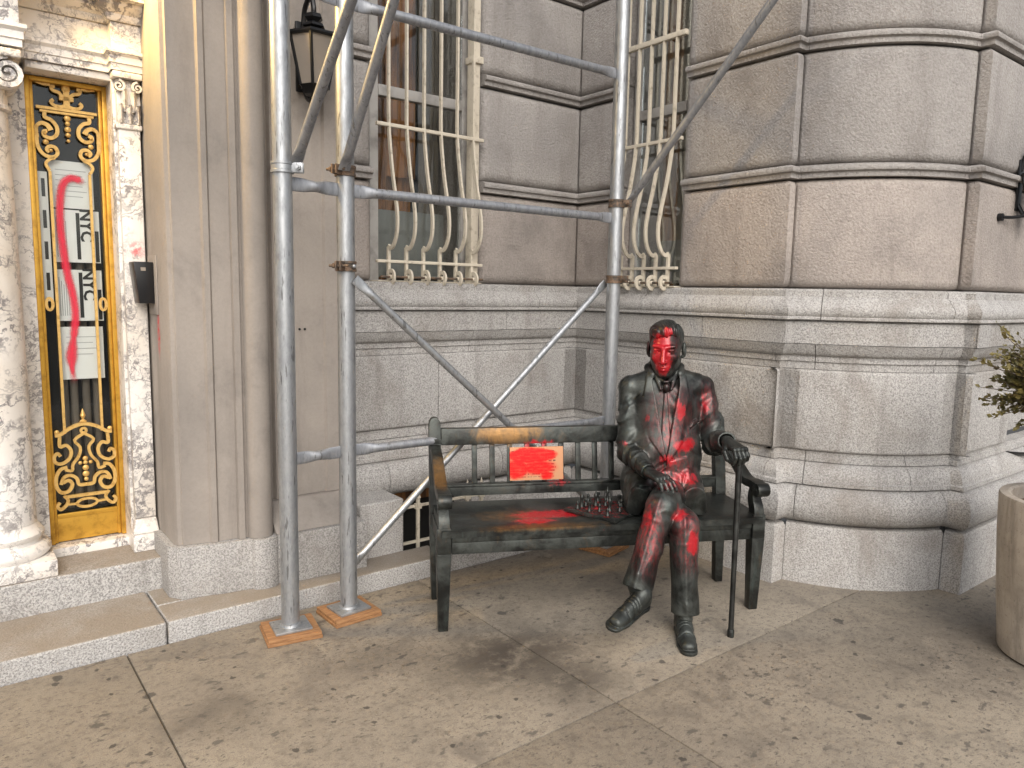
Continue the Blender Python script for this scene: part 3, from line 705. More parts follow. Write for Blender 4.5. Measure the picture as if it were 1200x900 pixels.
# ---- gilt door
door = empty('entrance_door', parent=bld)
DX = -2.882
fr_ = MB()
def frame_strip(w0, w1, y0, y1, name, mat='gilt_frame'):
    m = MB()
    m.box(DX - w1, DX - w0, y0, y1, 0.286, 2.398); m.box(DX + w0, DX + w1, y0, y1, 0.286, 2.398)
    m.box(DX - w0 + 0.0, DX + w0 - 0.0, y0, y1, 2.398 - (w1 - w0), 2.398)
    return m.build(name, mat, door, 0.003)
frame_strip(0.140, 0.160, 0.715, 0.80, 'frame')
frame_strip(0.126, 0.1395, 0.735, 0.795, 'inner_frame')
box('kick_panel', 'gilt_frame', door, DX - 0.139, DX + 0.139, 0.742, 0.79, 0.288, 0.415, 0.004)
box('kick_panel_moulding', 'gilt_frame', door, DX - 0.1255, DX + 0.1255, 0.736, 0.7415, 0.402, 0.424, 0.003)
YD = 0.738
def strip(pts, name, w=0.0085, d=0.007, n=5, taper=None, mirror=True):
    for s_ in ((1, -1) if mirror else (1,)):
        q = [(DX + s_ * x, YD, z) for x, z in pts]; q = spline(q, n) if n > 1 else [Vector(p) for p in q]
        k = len(q); rs = [1.0] * k if not taper else [taper[0] + (taper[1] - taper[0]) * i / (k - 1) for i in range(k)]
        MB().tube(q, rs, rect=(d, w * 0.62), up=(0, 0, 1) if abs(q[1].x - q[0].x) > abs(q[1].z - q[0].z) else (1, 0, 0)).build(name, 'gilt_scroll', door, smooth=40)
def knob(x, z, r, name='rosette', mirror=True):
    for s_ in ((1, -1) if mirror else (1,)): MB().ball((DX + s_ * x, YD - 0.006, z), (r, 0.007, r), 10, 6).build(name, 'gilt_scroll', door)
strip([(-0.078, 2.0), (-0.078, 0.805)], 'upright_bar', 0.009, n=1)
for s_ in (1, -1):
    MB().tube([(DX + s_ * 0.108 + 0.013 * math.cos(t), YD, 1.408 + 0.027 * math.sin(t)) for t in [2 * math.pi * k / 20 for k in range(21)]], 1, rect=(0.006, 0.004), up=(0, 1, 0)).build('oval_ring', 'gilt_scroll', door)
strip([(-0.118, 2.272), (0.118, 2.272)], 'cross_bar', 0.010, 0.012, 1, mirror=False)
strip([(-0.105, 2.258), (0.105, 2.258)], 'cross_bar', 0.008, 0.009, 1, mirror=False)
strip([(-0.086, 2.254), (-0.086, 2.232), (-0.062, 2.222), (-0.043, 2.196), (-0.044, 2.163), (-0.066, 2.144), (-0.090, 2.150), (-0.094, 2.168), (-0.080, 2.174)], 'scroll', 0.0125)
strip([(-0.121, 2.155), (-0.119, 2.105), (-0.098, 2.070), (-0.064, 2.062), (-0.045, 2.080), (-0.052, 2.104), (-0.074, 2.108), (-0.086, 2.093), (-0.076, 2.082)], 'scroll', 0.0120)
strip([(-0.056, 2.060), (-0.078, 2.050), (-0.092, 2.030), (-0.079, 2.002)], 'scroll', 0.010)
strip([(-0.118, 2.165), (-0.122, 2.185), (-0.102, 2.205), (-0.078, 2.198), (-0.066, 2.178)], 'leaf_scroll', 0.016, taper=(0.5, 1.1))
strip([(-0.122, 2.19), (-0.121, 2.165), (-0.115, 2.142)], 'leaf_scroll', 0.014, taper=(1.1, 0.4))
knob(-0.088, 2.125, 0.012, 'leaf_boss'); knob(-0.09, 2.162, 0.008); knob(-0.07, 2.09, 0.008)
strip([(-0.010, 2.290), (-0.025, 2.285), (-0.048, 2.288), (-0.060, 2.302), (-0.050, 2.312)], 'crest_scroll', 0.011)
strip([(-0.010, 2.325), (-0.028, 2.345), (-0.050, 2.352), (-0.056, 2.366), (-0.042, 2.370)], 'crest_scroll', 0.011)
strip([(-0.115, 2.378), (-0.085, 2.372), (-0.060, 2.376)], 'crest_scroll', 0.010, taper=(0.4, 1.2))
strip([(0, 2.28), (0, 2.37)], 'crest_stem', 0.020, 0.010, 1, mirror=False)
strip([(-0.028, 2.322), (0.028, 2.322)], 'crest_bar', 0.014, 0.010, 1, mirror=False)
knob(0, 2.365, 0.018, 'crest_boss', False)
for z, r in ((2.238, 0.014), (2.215, 0.011), (2.19, 0.013), (2.165, 0.011), (2.14, 0.008)): knob(0, z, r, 'pendant_bead', False)
strip([(-0.118, 0.800), (-0.095, 0.803), (-0.055, 0.830), (0, 0.846), (0.055, 0.830), (0.095, 0.803), (0.118, 0.800)], 'pediment_arch', 0.012, 0.011, 5, mirror=False)
MB().lathe([(0.010, 0.850), (0.016, 0.858), (0.004, 0.868), (0.012, 0.885), (0.008, 0.897), (0.001, 0.918)], (DX, YD, 0), 10).build('finial', 'gilt_scroll', door)
knob(-0.110, 0.815, 0.011)
MB().tube([(DX + 0.011 * math.cos(t), YD, 0.814 + 0.011 * math.sin(t)) for t in [2 * math.pi * k / 16 for k in range(17)]], 1, rect=(0.006, 0.0035), up=(0, 1, 0)).build('ring', 'gilt_scroll', door)
strip([(0, 0.800), (-0.040, 0.770), (-0.018, 0.735), (-0.026, 0.692), (-0.051, 0.656), (-0.056, 0.626), (-0.084, 0.634)], 'tracery', 0.010, n=3)
strip([(-0.099, 0.792), (-0.100, 0.746), (-0.074, 0.750), (-0.056, 0.722), (-0.064, 0.686), (-0.095, 0.664), (-0.122, 0.674), (-0.124, 0.702), (-0.110, 0.714), (-0.100, 0.700)], 'scroll', 0.0115)
strip([(-0.075, 0.645), (-0.102, 0.638), (-0.121, 0.604), (-0.122, 0.558), (-0.104, 0.527), (-0.074, 0.530), (-0.058, 0.560), (-0.073, 0.582), (-0.096, 0.572)], 'scroll', 0.0125)
strip([(-0.104, 0.565), (-0.090, 0.598), (-0.061, 0.604), (-0.038, 0.585), (-0.030, 0.556), (0, 0.553)], 'scroll', 0.0115)
strip([(-0.092, 0.503), (0.092, 0.503)], 'cross_bar', 0.011, 0.009, 1, mirror=False)
strip([(-0.094, 0.510), (-0.079, 0.486), (-0.088, 0.462), (-0.110, 0.446), (-0.123, 0.464), (-0.112, 0.480)], 'scroll', 0.011)
MB().tube([(DX + 0.042 * math.cos(t), YD, 0.464 + 0.020 * math.sin(t)) for t in [2 * math.pi * k / 24 for k in range(25)]], 1, rect=(0.006, 0.004), up=(0, 1, 0)).build('oval_ring', 'gilt_scroll', door)
strip([(-0.042, 0.464), (-0.080, 0.466)], 'cross_bar', 0.008, n=1)
for z, r in ((0.68, 0.012), (0.66, 0.010), (0.635, 0.014), (0.605, 0.015), (0.58, 0.010), (0.556, 0.007)): knob(0, z, r, 'figure_boss', False)
knob(-0.022, 0.660, 0.009, 'figure_boss')
pane = box('pane', 'glass', door, DX - 0.1255, DX + 0.1255, 0.757, 0.761, 0.425, 2.384, 0)
box('door_back', 'dark_interior', door, DX - 0.16, DX + 0.16, 0.84, 0.845, 0.28, 2.40, 0)
for i, x in enumerate((-0.06, -0.02, 0.03, 0.075)):
    MB().tube([(DX + x, 0.815, 0.43), (DX + x, 0.815, 1.6)], 0.017, 10).build('curtain_fold', 'grey_curtain', door)
# sprayed stripe on the glass
sp = spline([(DX + x, 0.7535, z) for x, z in ((0.062, 1.955), (0.035, 1.975), (0.0, 1.978), (-0.030, 1.945), (-0.044, 1.86), (-0.047, 1.75), (-0.040, 1.65), (-0.030, 1.55), (-0.012, 1.45), (-0.006, 1.36), (-0.016, 1.27), (-0.030, 1.17), (-0.030, 1.10), (-0.020, 1.03))], 6)
vs = []; fs = []; ea = []
for i, p in enumerate(sp):
    t = (sp[min(i + 1, len(sp) - 1)] - sp[max(i - 1, 0)]).normalized(); nx = Vector((t.z, 0, -t.x)); w_ = 0.026 + 0.010 * math.sin(i * 0.5) * (i > 60)
    en = min(1, i / 6, (len(sp) - 1 - i) / 6)
    for k in range(5):
        vs.append(tuple(p + nx * w_ * (k / 2 - 1))); ea.append((0, 0.7, 1, 0.7, 0)[k] * en)
for i in range(len(sp) - 1):
    for k in range(4): fs.append((i * 5 + k, i * 5 + k + 1, i * 5 + 6 + k, i * 5 + 5 + k))
me = bpy.data.meshes.new('spray_stripe'); me.from_pydata(vs, [], fs); a_ = me.attributes.new('edge', 'FLOAT', 'POINT'); a_.data.foreach_set('value', ea)
link(me, 'spray_stripe', 'spray_paint', pane)

# ---- windows with bellied grilles
def grille_bars(w, nb):
    """bars in a frame: x along the wall from 0 to w, y outwards negative, z up"""
    out = []
    for i in range(nb):
        x = w * (i + 0.5) / nb
        pts = [(x, -0.02, 4.0), (x, -0.02, 2.7), (x, -0.02, 2.46), (x, -0.030, 2.34), (x, -0.062, 2.16), (x, -0.103, 2.00), (x, -0.120, 1.90), (x, -0.112, 1.815), (x, -0.078, 1.755), (x, -0.040, 1.738), (x, -0.018, 1.752)]
        out.append((x, spline(pts, 4)))
    return out
def window(parent, base, rz, w, nb, sash_off, curtains, deep=0.26):
    wroot = empty('window', base, rz, parent)
    box('sash_stile', 'white_sash', wroot, 0.0, 0.055, 0.10, 0.15, 1.50, 4.0, 0.004)
    box('sash_stile', 'white_sash', wroot, w - 0.055, w, 0.10, 0.15, 1.50, 4.0, 0.004)
    box('sash_rail', 'white_sash', wroot, 0.056, w - 0.056, 0.102, 0.148, 1.50, 1.56, 0.004)
    box('sash_rail', 'white_sash', wroot, 0.056, w - 0.056, 0.095, 0.142, 2.60, 2.66, 0.004)
    box('pane', 'glass', wroot, 0.056, w - 0.056, 0.122, 0.126, 1.561, 2.599, 0)
    box('pane', 'glass', wroot, 0.056, w - 0.056, 0.112, 0.116, 2.661, 4.0, 0)
    box('room_back', 'dark_interior', wroot, -0.1, w + 0.1, 0.55, 0.56, 1.4, 4.1, 0)
    for (x0, x1, y, z0, z1, mt) in curtains:
        m = MB(); k = 14
        vs = []
        for i in range(k + 1):
            xx = x0 + (x1 - x0) * i / k; yy = y + 0.012 * math.sin(i * 1.9) + 0.006 * math.sin(i * 4.1)
            vs += [(xx, yy, z0), (xx, yy, z1)]
        m.add(vs, [(2 * i, 2 * i + 2, 2 * i + 3, 2 * i + 1) for i in range(k)]).build('curtain' if mt != 'pale_blind' else 'blind', mt, wroot, smooth=60)
    g = empty('window_grille', base, rz, parent)
    for x, pts in grille_bars(w, nb):
        MB().tube(pts, 1, rect=(0.011, 0.006), up=(1, 0, 0)).build('bar', 'cream_iron', g, smooth=30)
        MB().tube([(x, -0.018, 1.50), (x, -0.018, 1.745)], 1, rect=(0.010, 0.008), up=(1, 0, 0)).build('stem', 'cream_iron', g)
        MB().tube([(x, -0.048 + 0.034 * math.cos(t), 1.575 + 0.036 * math.sin(t)) for t in [2 * math.pi * k / 18 for k in range(16)]], 1, rect=(0.011, 0.006), up=(1, 0, 0)).build('ring', 'cream_iron', g, smooth=30)
        MB().ball((x, -0.050, 1.575), (0.013, 0.013, 0.013), 8, 6).build('boss', 'cream_iron', g)
    box('grille_rail', 'cream_iron', g, -0.02, w + 0.02, -0.032, -0.008, 2.405, 2.425, 0.003)
    box('grille_rail', 'cream_iron', g, -0.02, w + 0.02, -0.032, -0.004, 1.655, 1.672, 0.003)
    MB().tube([(-0.01, -0.05, 1.575), (w + 0.01, -0.05, 1.575)], 0.007, 8).build('grille_rod', 'rusty_clamp', g)
    box('grille_base', 'cream_iron', g, -0.015, w + 0.015, -0.030, 0.09, 1.5485, 1.556, 0.002)
    return wroot, g
c1 = [(0.08, 0.22, 0.30, 1.56, 4.0, 'brown_curtain'), (0.20, 0.46, 0.36, 2.2, 4.0, 'brown_curtain'), (0.46, 0.62, 0.34, 1.56, 4.0, 'grey_curtain'), (0.06, 0.60, 0.24, 1.58, 1.98, 'pale_blind'), (0.22, 0.46, 0.42, 1.9, 2.6, 'brown_curtain')]
wA, gA = window(bld, (W1[0], 0.60, 0), 0.0, W1[1] - W1[0], 6, 0.1, c1)
box('grille_post', 'cream_iron', gA, W1[1] - W1[0] - 0.055, W1[1] - W1[0] - 0.003, -0.012, 0.05, 1.535, 4.0, 0.004)
box('grille_post_cap', 'cream_iron', gA, W1[1] - W1[0] - 0.065, W1[1] - W1[0] + 0.01, -0.03, 0.06, 2.86, 2.90, 0.004)
c2 = [(0.05, 0.20, 0.34, 1.56, 4.0, 'brown_curtain'), (0.22, 0.46, 0.30, 1.56, 4.0, 'grey_curtain'), (0.06, 0.42, 0.24, 1.58, 1.85, 'pale_blind')]
wB, gB = window(bld, (0.12, W2[0], 0), R(-90), W2[0] - W2[1], 5, 0.1, c2)
box('grille_rail', 'cream_iron', gB, -0.02, W2[0] - W2[1] + 0.02, -0.034, -0.006, 2.99, 3.02, 0.003)
for z in (1.50,):
    box('window_seat', 'limestone_grey', bld, W1[0] - 0.02, W1[1] + 0.02, 0.61, 1.2, 1.30, 1.474, 0.004)
    box('window_seat', 'limestone_grey', bld, 0.13, 0.72, W2[1] - 0.015, W2[0] + 0.015, 1.30, 1.474, 0.004)

# lamp that lights the entrance from above, out of the frame
lampr = empty('porch_lamp', BO, TH); tag(lampr, 'round warm ceiling lamp lighting the marble above the gilt door', 'lamp')
LP = (-3.06, 0.31, 3.10)
MB().ball(LP, 0.09, 16, 10).build('globe', 'lamp_globe', lampr)
MB().lathe([(0.02, 0.09), (0.05, 0.10), (0.02, 0.12), (0.012, 0.6)], LP, 12).build('stem', 'black_iron', lampr)
ld = bpy.data.lights.new('porch_lamp_light', 'POINT'); ld.energy = 100; ld.color = (1.0, 0.66, 0.24); ld.shadow_soft_size = 0.09
lo = bpy.data.objects.new('porch_lamp_light', ld); COL.objects.link(lo); lo.parent = lampr; lo.location = (LP[0], LP[1], LP[2] - 0.12)

# ------------------------------------------------------------------ scaffold of the sidewalk shed
scf = empty('scaffold', BO, TH)
tag(scf, 'galvanised tube scaffold with cross braces standing round the bench', 'scaffold')
POLES = [(-2.258, -0.213), (-1.969, -0.185), (-0.345, -0.225)]
pole_data = []
for i, (x, y) in enumerate(POLES):
    p = MB().tube([(x, y, 0.042), (x, y, 3.70)], 0.0385, 32, caps=True).build('pole', 'galvanised', scf, smooth=60)
    pl_ = MB().box(-0.078, 0.078, -0.07, 0.07, 0.030, 0.041).mesh('base_plate', 0.003)
    link(pl_, 'base_plate', 'galvanised', p, loc=(x, y, 0), rz=R((-8, 4, 10)[i]), smooth=40)
    MB().lathe([(0.047, 0.0415), (0.044, 0.052), (0.0388, 0.054)], (x, y, 0), 24).build('weld_collar', 'galvanised', p)
def flat_tube(a, b, r=0.0215, name='rail', mat='brace_steel', par=scf, dy=0.0, flat=0.055):
    """tube whose two ends are hammered flat where they are bolted"""
    a = Vector(a); b = Vector(b); d = (b - a).normalized(); L_ = (b - a).length
    u = Vector((0, 1, 0)); u = (u - d * u.dot(d)).normalized(); w = d.cross(u)
    st = [0.0, flat * 0.75, flat, flat * 1.4, flat * 1.8, flat * 2.0]; st = st + [L_ - s_ for s_ in reversed(st)]
    fl = [1, 1, 0.9, 0.45, 0.08, 0]; fl = fl + fl[::-1]
    vs = []; fs = []; n = 20
    for s_, f in zip(st, fl):
        for k in range(n):
            t = 2 * math.pi * k / n
            vs.append(a + d * s_ + u * math.cos(t) * r * (1 - 0.78 * f) + w * math.sin(t) * r * (1 + 0.30 * f))
    for i in range(len(st) - 1):
        for k in range(n): fs.append((i * n + k, i * n + (k + 1) % n, (i + 1) * n + (k + 1) % n, (i + 1) * n + k))
    fs += [tuple(range(n))[::-1], tuple((len(st) - 1) * n + k for k in range(n))]
    o = MB().add(vs, fs).build(name, mat, par, smooth=45)
    return o
def on_pole(i, z): return Vector((POLES[i][0], POLES[i][1], z))
for z in (0.775, 1.925, 2.70):
    for i, j in ((0, 1), (1, 2)):
        a, b = on_pole(i, z), on_pole(j, z); d = (b - a).normalized() * 0.039
        flat_tube(a + d, b - d, 0.022 if z > 1 else 0.021)
flat_tube(on_pole(1, 1.545) + Vector((0.02, -0.045, 0)), on_pole(2, 0.20) + Vector((-0.02, -0.045, 0)), 0.0175, 'cross_brace', 'galvanised')
flat_tube(on_pole(1, 0.20) + Vector((0.02, 0.045, 0)), on_pole(2, 1.565) + Vector((-0.02, 0.045, 0)), 0.0175, 'cross_brace', 'galvanised')
for i, e, o_ in ((0, (-0.01, -1.60, 1.48), (0.045, -0.030, 0.0)), (1, (0.0, -1.23, 1.60), (-0.035, -0.062, 0.0)), (2, (0.03, -1.63, 1.63), (0.052, -0.03, 0.0))):
    a = on_pole(i, 2.0) + Vector(o_); b = a + Vector(e)
    flat_tube(a, b, 0.0205, 'diagonal_brace', flat=0.045)
def clamp(i, z, mat, rz):
    x, y = POLES[i]
    c = MB()
    c.lathe([(0.0386, z - 0.022), (0.046, z - 0.022), (0.046, z - 0.012), (0.043, z - 0.010), (0.043, z + 0.010), (0.046, z + 0.012), (0.046, z + 0.022), (0.0386, z + 0.022)], (x, y, 0), 28)
    o = c.build('clamp', mat, scf, smooth=35)
    m = MB()
    d = Vector((math.cos(rz), math.sin(rz), 0)); s_ = Vector((-d.y, d.x, 0))
    for k in (-1, 1):
        m.hexa([Vector((x, y, z - 0.02)) + d * u_ + s_ * (k * 0.010 + v_) for u_, v_ in ((0.040, -0.004), (0.085, -0.004), (0.085, 0.004), (0.040, 0.004))],
               [Vector((x, y, z + 0.02)) + d * u_ + s_ * (k * 0.010 + v_) for u_, v_ in ((0.040, -0.004), (0.085, -0.004), (0.085, 0.004), (0.040, 0.004))])
    m.build('clamp_lug', mat, o, bevel=0.002)
    c0 = Vector((x, y, z)) + d * 0.070
    MB().tube([c0 - s_ * 0.045, c0 + s_ * 0.045], 0.006, 10).build('bolt', mat, o)
    MB().tube([c0 - s_ * 0.030, c0 - s_ * 0.020], 0.011, 6).build('nut', mat, o)
clamp(0, 1.985, 'galvanised', R(-35)); clamp(0, 1.9845, 'galvanised', R(170)) if False else None
clamp(1, 2.005, 'rusty_clamp', R(-150)); clamp(1, 1.60, 'rusty_clamp', R(-140))
clamp(2, 2.005, 'rusty_clamp', R(-60)); clamp(2, 1.585, 'rusty_clamp', R(-70))
MB().ball((POLES[1][0] + 0.015, POLES[1][1] - 0.047, 1.60), 0.010).build('bolt_head', 'galvanised', scf)
# steel joists of the shed, above the frame
DECK = 3.86
for x in (-6.5, -4.9, -3.2, -1.6, 0.0):
    box('deck_joist', 'brace_steel', scf, x - 0.05, x + 0.05, -2.57, 0.28, DECK - 0.155, DECK - 0.002, 0.004)
PADL = ['square plywood pad under the leftmost scaffold pole by the step', 'square plywood pad under the middle scaffold pole next to the bench', 'plywood pad under the scaffold pole behind the bronze bench']
for i, (x, y) in enumerate(POLES):
    r_ = empty('plywood_pad', BO + Matrix.Rotation(TH, 3, 'Z') @ Vector((x, y, 0)), TH + R((-10, 2, 14)[i]))
    tag(r_, PADL[i], 'wood block', 'plywood pads under the poles')
    for k in range(2):
        box('ply_sheet', 'plywood', r_, -0.115 + 0.004 * k, 0.115 - 0.003 * k, -0.105 + 0.003 * k, 0.105, 0.001 + k * 0.0145, 0.0148 + k * 0.0145, 0.002)

# ------------------------------------------------------------------ small things on the building
def lbox(root, name, mat, *a, bevel=0.004, seg=2): return box(name, mat, root, *a, bevel, seg)
ic = empty('intercom', BO + Matrix.Rotation(TH, 3, 'Z') @ Vector((-2.611, 0.46, 1.42)), TH)
tag(ic, 'black intercom box on a pale plate beside the gilt door', 'intercom')
lbox(ic, 'mount_plate', 'limestone_smooth', -0.006, 0.0, -0.08, 0.075, -0.05, 0.215, bevel=0.002)
MB().hexa([(-0.070, -0.045, 0.0), (-0.0065, -0.045, 0.0), (-0.0065, 0.06, 0.0), (-0.070, 0.06, 0.0)], [(-0.088, -0.045, 0.185), (-0.0065, -0.045, 0.185), (-0.0065, 0.06, 0.185), (-0.088, 0.06, 0.185)]).build('housing', 'black_plastic', ic, 0.005)
lbox(ic, 'camera_window', 'frosted_pane', -0.060, -0.040, -0.0475, -0.0455, 0.145, 0.160, bevel=0.0)

def lantern(root, s=1.0):
    """wall lantern: origin at the wall plate centre, outwards = -y"""
    a = MB()
    a.box(-0.03, 0.03, -0.014, 0.0, -0.11, 0.16); a.build('wall_plate', 'black_iron', root, 0.005)
    pts = spline([(0, -0.010, 0.10), (0, -0.03, 0.20), (0, -0.09, 0.235), (0, -0.115, 0.19), (0, -0.115, 0.165)], 5)
    MB().tube(pts, 0.010, 8).build('bracket', 'black_iron', root)
    MB().tube(spline([(0, -0.008, -0.075), (0, -0.045, -0.135), (0, -0.09, -0.155), (0, -0.115, -0.13)], 5), 0.011, 8).build('bracket', 'black_iron', root)
    c = (0, -0.115, 0)
    MB().lathe([(0.010, 0.168), (0.030, 0.160), (0.036, 0.145), (0.022, 0.132), (0.040, 0.122), (0.045, 0.112), (0.030, 0.105), (0.095, 0.085), (0.102, 0.075), (0.098, 0.068)], c, 6).build('cap', 'black_iron', root, smooth=25)
    MB().lathe([(0.004, -0.175), (0.018, -0.165), (0.014, -0.150), (0.040, -0.140), (0.052, -0.115), (0.060, -0.108)], c, 6).build('finial', 'black_iron', root, smooth=25)
    for k in range(6):
        t0 = 2 * math.pi * k / 6; t1 = 2 * math.pi * (k + 1) / 6
        P = lambda t, r, z: Vector((r * math.cos(t), -0.115 + r * math.sin(t), z))
        MB().tube([P(t0, 0.055, -0.11), P(t0, 0.092, 0.07)], 0.0065, 6).build('corner_bar', 'black_iron', root)
        q = [P(t0, 0.053, -0.11), P(t1, 0.053, -0.11), P(t1, 0.089, 0.07), P(t0, 0.089, 0.07)]
        i_ = [v + (Vector((0, -0.115, v.z)) - v) * 0.05 for v in q]
        MB().hexa([q[0], q[1], i_[1], i_[0]], [q[3], q[2], i_[2], i_[3]]).build('pane', 'frosted_pane', root, smooth=None)
    return root
ln = empty('wall_lantern', BO + Matrix.Rotation(TH, 3, 'Z') @ Vector((-1.955, 0.30, 2.555)), TH)
tag(ln, 'black hexagonal wall lantern with pale panes behind the scaffold poles', 'lantern')
lantern(ln); ln.scale = (1.22, 1.22, 1.18)
l2 = empty('wall_lantern', BO + Matrix.Rotation(TH, 3, 'Z') @ Vector((1.27, -1.655, 2.10)), TH)
tag(l2, 'black wall lantern with side bracket at the right edge, above the planter', 'lantern')
lantern(l2)
MB().tube([(-0.24, -0.005, -0.16), (-0.24, -0.028, -0.16)], 0.020, 12).build('bracket_rose', 'black_iron', l2)
MB().tube(spline([(-0.24, -0.022, -0.16), (-0.14, -0.045, -0.155), (0.0, -0.10, -0.13)], 5), 0.009, 8).build('bracket_arm', 'black_iron', l2)

def text_mesh(body, size, name):
    cu = bpy.data.curves.new(name, 'FONT'); cu.body = body; cu.size = size; cu.extrude = 0.0004; cu.offset = 0.0022
    cu.align_x = 'CENTER'; cu.align_y = 'CENTER'; cu.resolution_u = 2
    ob = bpy.data.objects.new(name, cu); COL.objects.link(ob)
    bpy.context.view_layer.update()
    me = bpy.data.meshes.new_from_object(ob.evaluated_get(bpy.context.evaluated_depsgraph_get()))
    bpy.data.objects.remove(ob); return me
NL = ['topmost white paper notice behind the door glass, under the red curl', 'white paper notice with large NYC lettering, upper of the two lettered ones', 'white paper notice with large NYC lettering, lower of the two lettered ones', 'lowest white paper notice behind the door glass, mostly blank']
for i, (x0, x1, z0, z1) in enumerate(((-0.080, 0.095, 1.845, 2.055), (-0.074, 0.112, 1.600, 1.838), (-0.076, 0.112, 1.330, 1.566), (-0.072, 0.106, 1.056, 1.302))):
    r_ = empty('paper_notice', BO + Matrix.Rotation(TH, 3, 'Z') @ Vector((DX + (x0 + x1) / 2, 0.766, z0)), TH)
    tag(r_, NL[i], 'notice', 'paper notices in the door')
    w, h = x1 - x0, z1 - z0
    lbox(r_, 'sheet', 'paper', -w / 2, w / 2, 0.0, 0.001, 0, h, bevel=0)
    if i in (1, 2):
        me = text_mesh('NYC', 0.072, 'lettering')
        o = link(me, 'lettering', 'print_ink', r_, loc=(w / 2 - 0.055, -0.0012, h * 0.72)); o.rotation_euler = (R(90), R(90), 0)
        lbox(r_, 'printed_bar', 'print_ink', w / 2 - 0.095, w / 2 - 0.080, -0.0010, -0.0002, h * 0.06, h * 0.95, bevel=0)
        lbox(r_, 'printed_bar', 'print_ink', w / 2 - 0.020, w / 2 - 0.004, -0.0010, -0.0002, h * 0.02, h * 0.62, bevel=0)
        for k in range(5): lbox(r_, 'printed_line', 'print_grey', -w / 2 + 0.012 + k * 0.009, -w / 2 + 0.015 + k * 0.009, -0.0010, -0.0002, h * 0.1, h * (0.85 - 0.07 * (k % 3)), bevel=0)
    else:
        for k in range(6 if i == 0 else 4): lbox(r_, 'printed_line', 'print_grey', -w * 0.36, w * (0.34 - 0.09 * (k % 2)), -0.0010, -0.0002, h * (0.80 - 0.11 * k), h * (0.80 - 0.11 * k) + 0.003, bevel=0)
sl = empty('paper_notice', BO + Matrix.Rotation(TH, 3, 'Z') @ Vector((DX - 0.105, 0.770, 1.42)), TH)
tag(sl, 'narrow white notice between the left gilt bar and the door frame', 'notice', 'paper notices in the door')
lbox(sl, 'sheet', 'paper', -0.018, 0.018, 0, 0.001, 0, 0.58, bevel=0)
for k in range(4): lbox(sl, 'printed_bar', 'print_ink', -0.006, 0.008, -0.001, -0.0002, 0.05 + k * 0.14, 0.13 + k * 0.14, bevel=0)

# ------------------------------------------------------------------ bench
BNC = Vector((-0.288, 3.143, 0.0)); BRZ = R(11.56)
bench = empty('memorial_bench', BNC, BRZ)
tag(bench, 'dark bronze bench with slatted back, scrolled arms and a red painted plaque', 'bench')
BM_ = 'bronze_bench'
for s_, x in ((1, 0.0), (-1, 1.5)):
    MB().hexa([(x - 0.022, -0.022, 0.0), (x + 0.022, -0.022, 0.0), (x + 0.022, 0.022, 0.0), (x - 0.022, 0.022, 0.0)], [(x - 0.032, -0.034, 0.36), (x + 0.032, -0.034, 0.36), (x + 0.032, 0.03, 0.36), (x - 0.032, 0.03, 0.36)]).build('leg', BM_, bench, 0.004)
    MB().hexa([(x - 0.032, -0.034, 0.3602), (x + 0.032, -0.034, 0.3602), (x + 0.032, 0.03, 0.3602), (x - 0.032, 0.03, 0.3602)], [(x - 0.031, -0.033, 0.475), (x + 0.031, -0.033, 0.475), (x + 0.031, 0.03, 0.475), (x - 0.031, 0.03, 0.475)]).build('leg_block', BM_, bench, 0.004)
    post = MB()
    pr = spline([(x, 0.0, 0.470), (x, 0.004, 0.497), (x, 0.022, 0.53), (x, 0.028, 0.56), (x, 0.018, 0.592)], 4)
    post.tube(pr, [1.0 - 0.25 * k / (len(pr) - 1) for k in range(len(pr))], rect=(0.030, 0.026), up=(1, 0, 0)).build('arm_post', BM_, bench, 0.003)
    arm = spline([(x, 0.435, 0.745), (x, 0.36, 0.735), (x, 0.27, 0.705), (x, 0.18, 0.650), (x, 0.10, 0.612), (x, 0.03, 0.612), (x, -0.03, 0.606)], 5)
    k = len(arm)
    a_ = MB().tube(arm, [0.85 + 0.25 * i / (k - 1) for i in range(k)], rect=(0.028, 0.019), up=(0, 0, 1)).build('armrest', BM_, bench, 0.006)
    MB().tube([(x - 0.031, -0.032, 0.596), (x + 0.031, -0.032, 0.596)], 0.033, 20).build('arm_scroll', BM_, a_, 0.006)
    MB().tube([(x - 0.033, -0.032, 0.596), (x + 0.033, -0.032, 0.596)], 0.012, 12).build('scroll_eye', BM_, a_, 0.003)
    # back leg and post, raked, rounded at the top
    m = MB(); prof = []
    bp = [(0.352, 0.0, 0.020), (0.370, 0.35, 0.028), (0.385, 0.50, 0.029), (0.430, 0.80, 0.029), (0.441, 0.850, 0.029), (0.444, 0.868, 0.026), (0.446, 0.880, 0.018), (0.447, 0.886, 0.008)]
    vs = []; fs = []
    for (yy, z, w) in bp: vs += [(x - w, yy - 0.024, z), (x + w, yy - 0.024, z), (x + w, yy + 0.024, z), (x - w, yy + 0.024, z)]
    for i in range(len(bp) - 1):
        for q in range(4): fs.append((i * 4 + q, i * 4 + (q + 1) % 4, i * 4 + 4 + (q + 1) % 4, i * 4 + 4 + q))
    fs += [(3, 2, 1, 0), tuple(4 * (len(bp) - 1) + q for q in range(4))]
    m.add(vs, fs).build('back_post', BM_, bench, 0.005)
    box('post_band', BM_, bench, x - 0.0315, x + 0.0315, 0.395, 0.449, 0.762, 0.786, 0.004)
    box('side_rail', BM_, bench, x - 0.018, x + 0.018, 0.032, 0.345, 0.360, 0.430, 0.004)
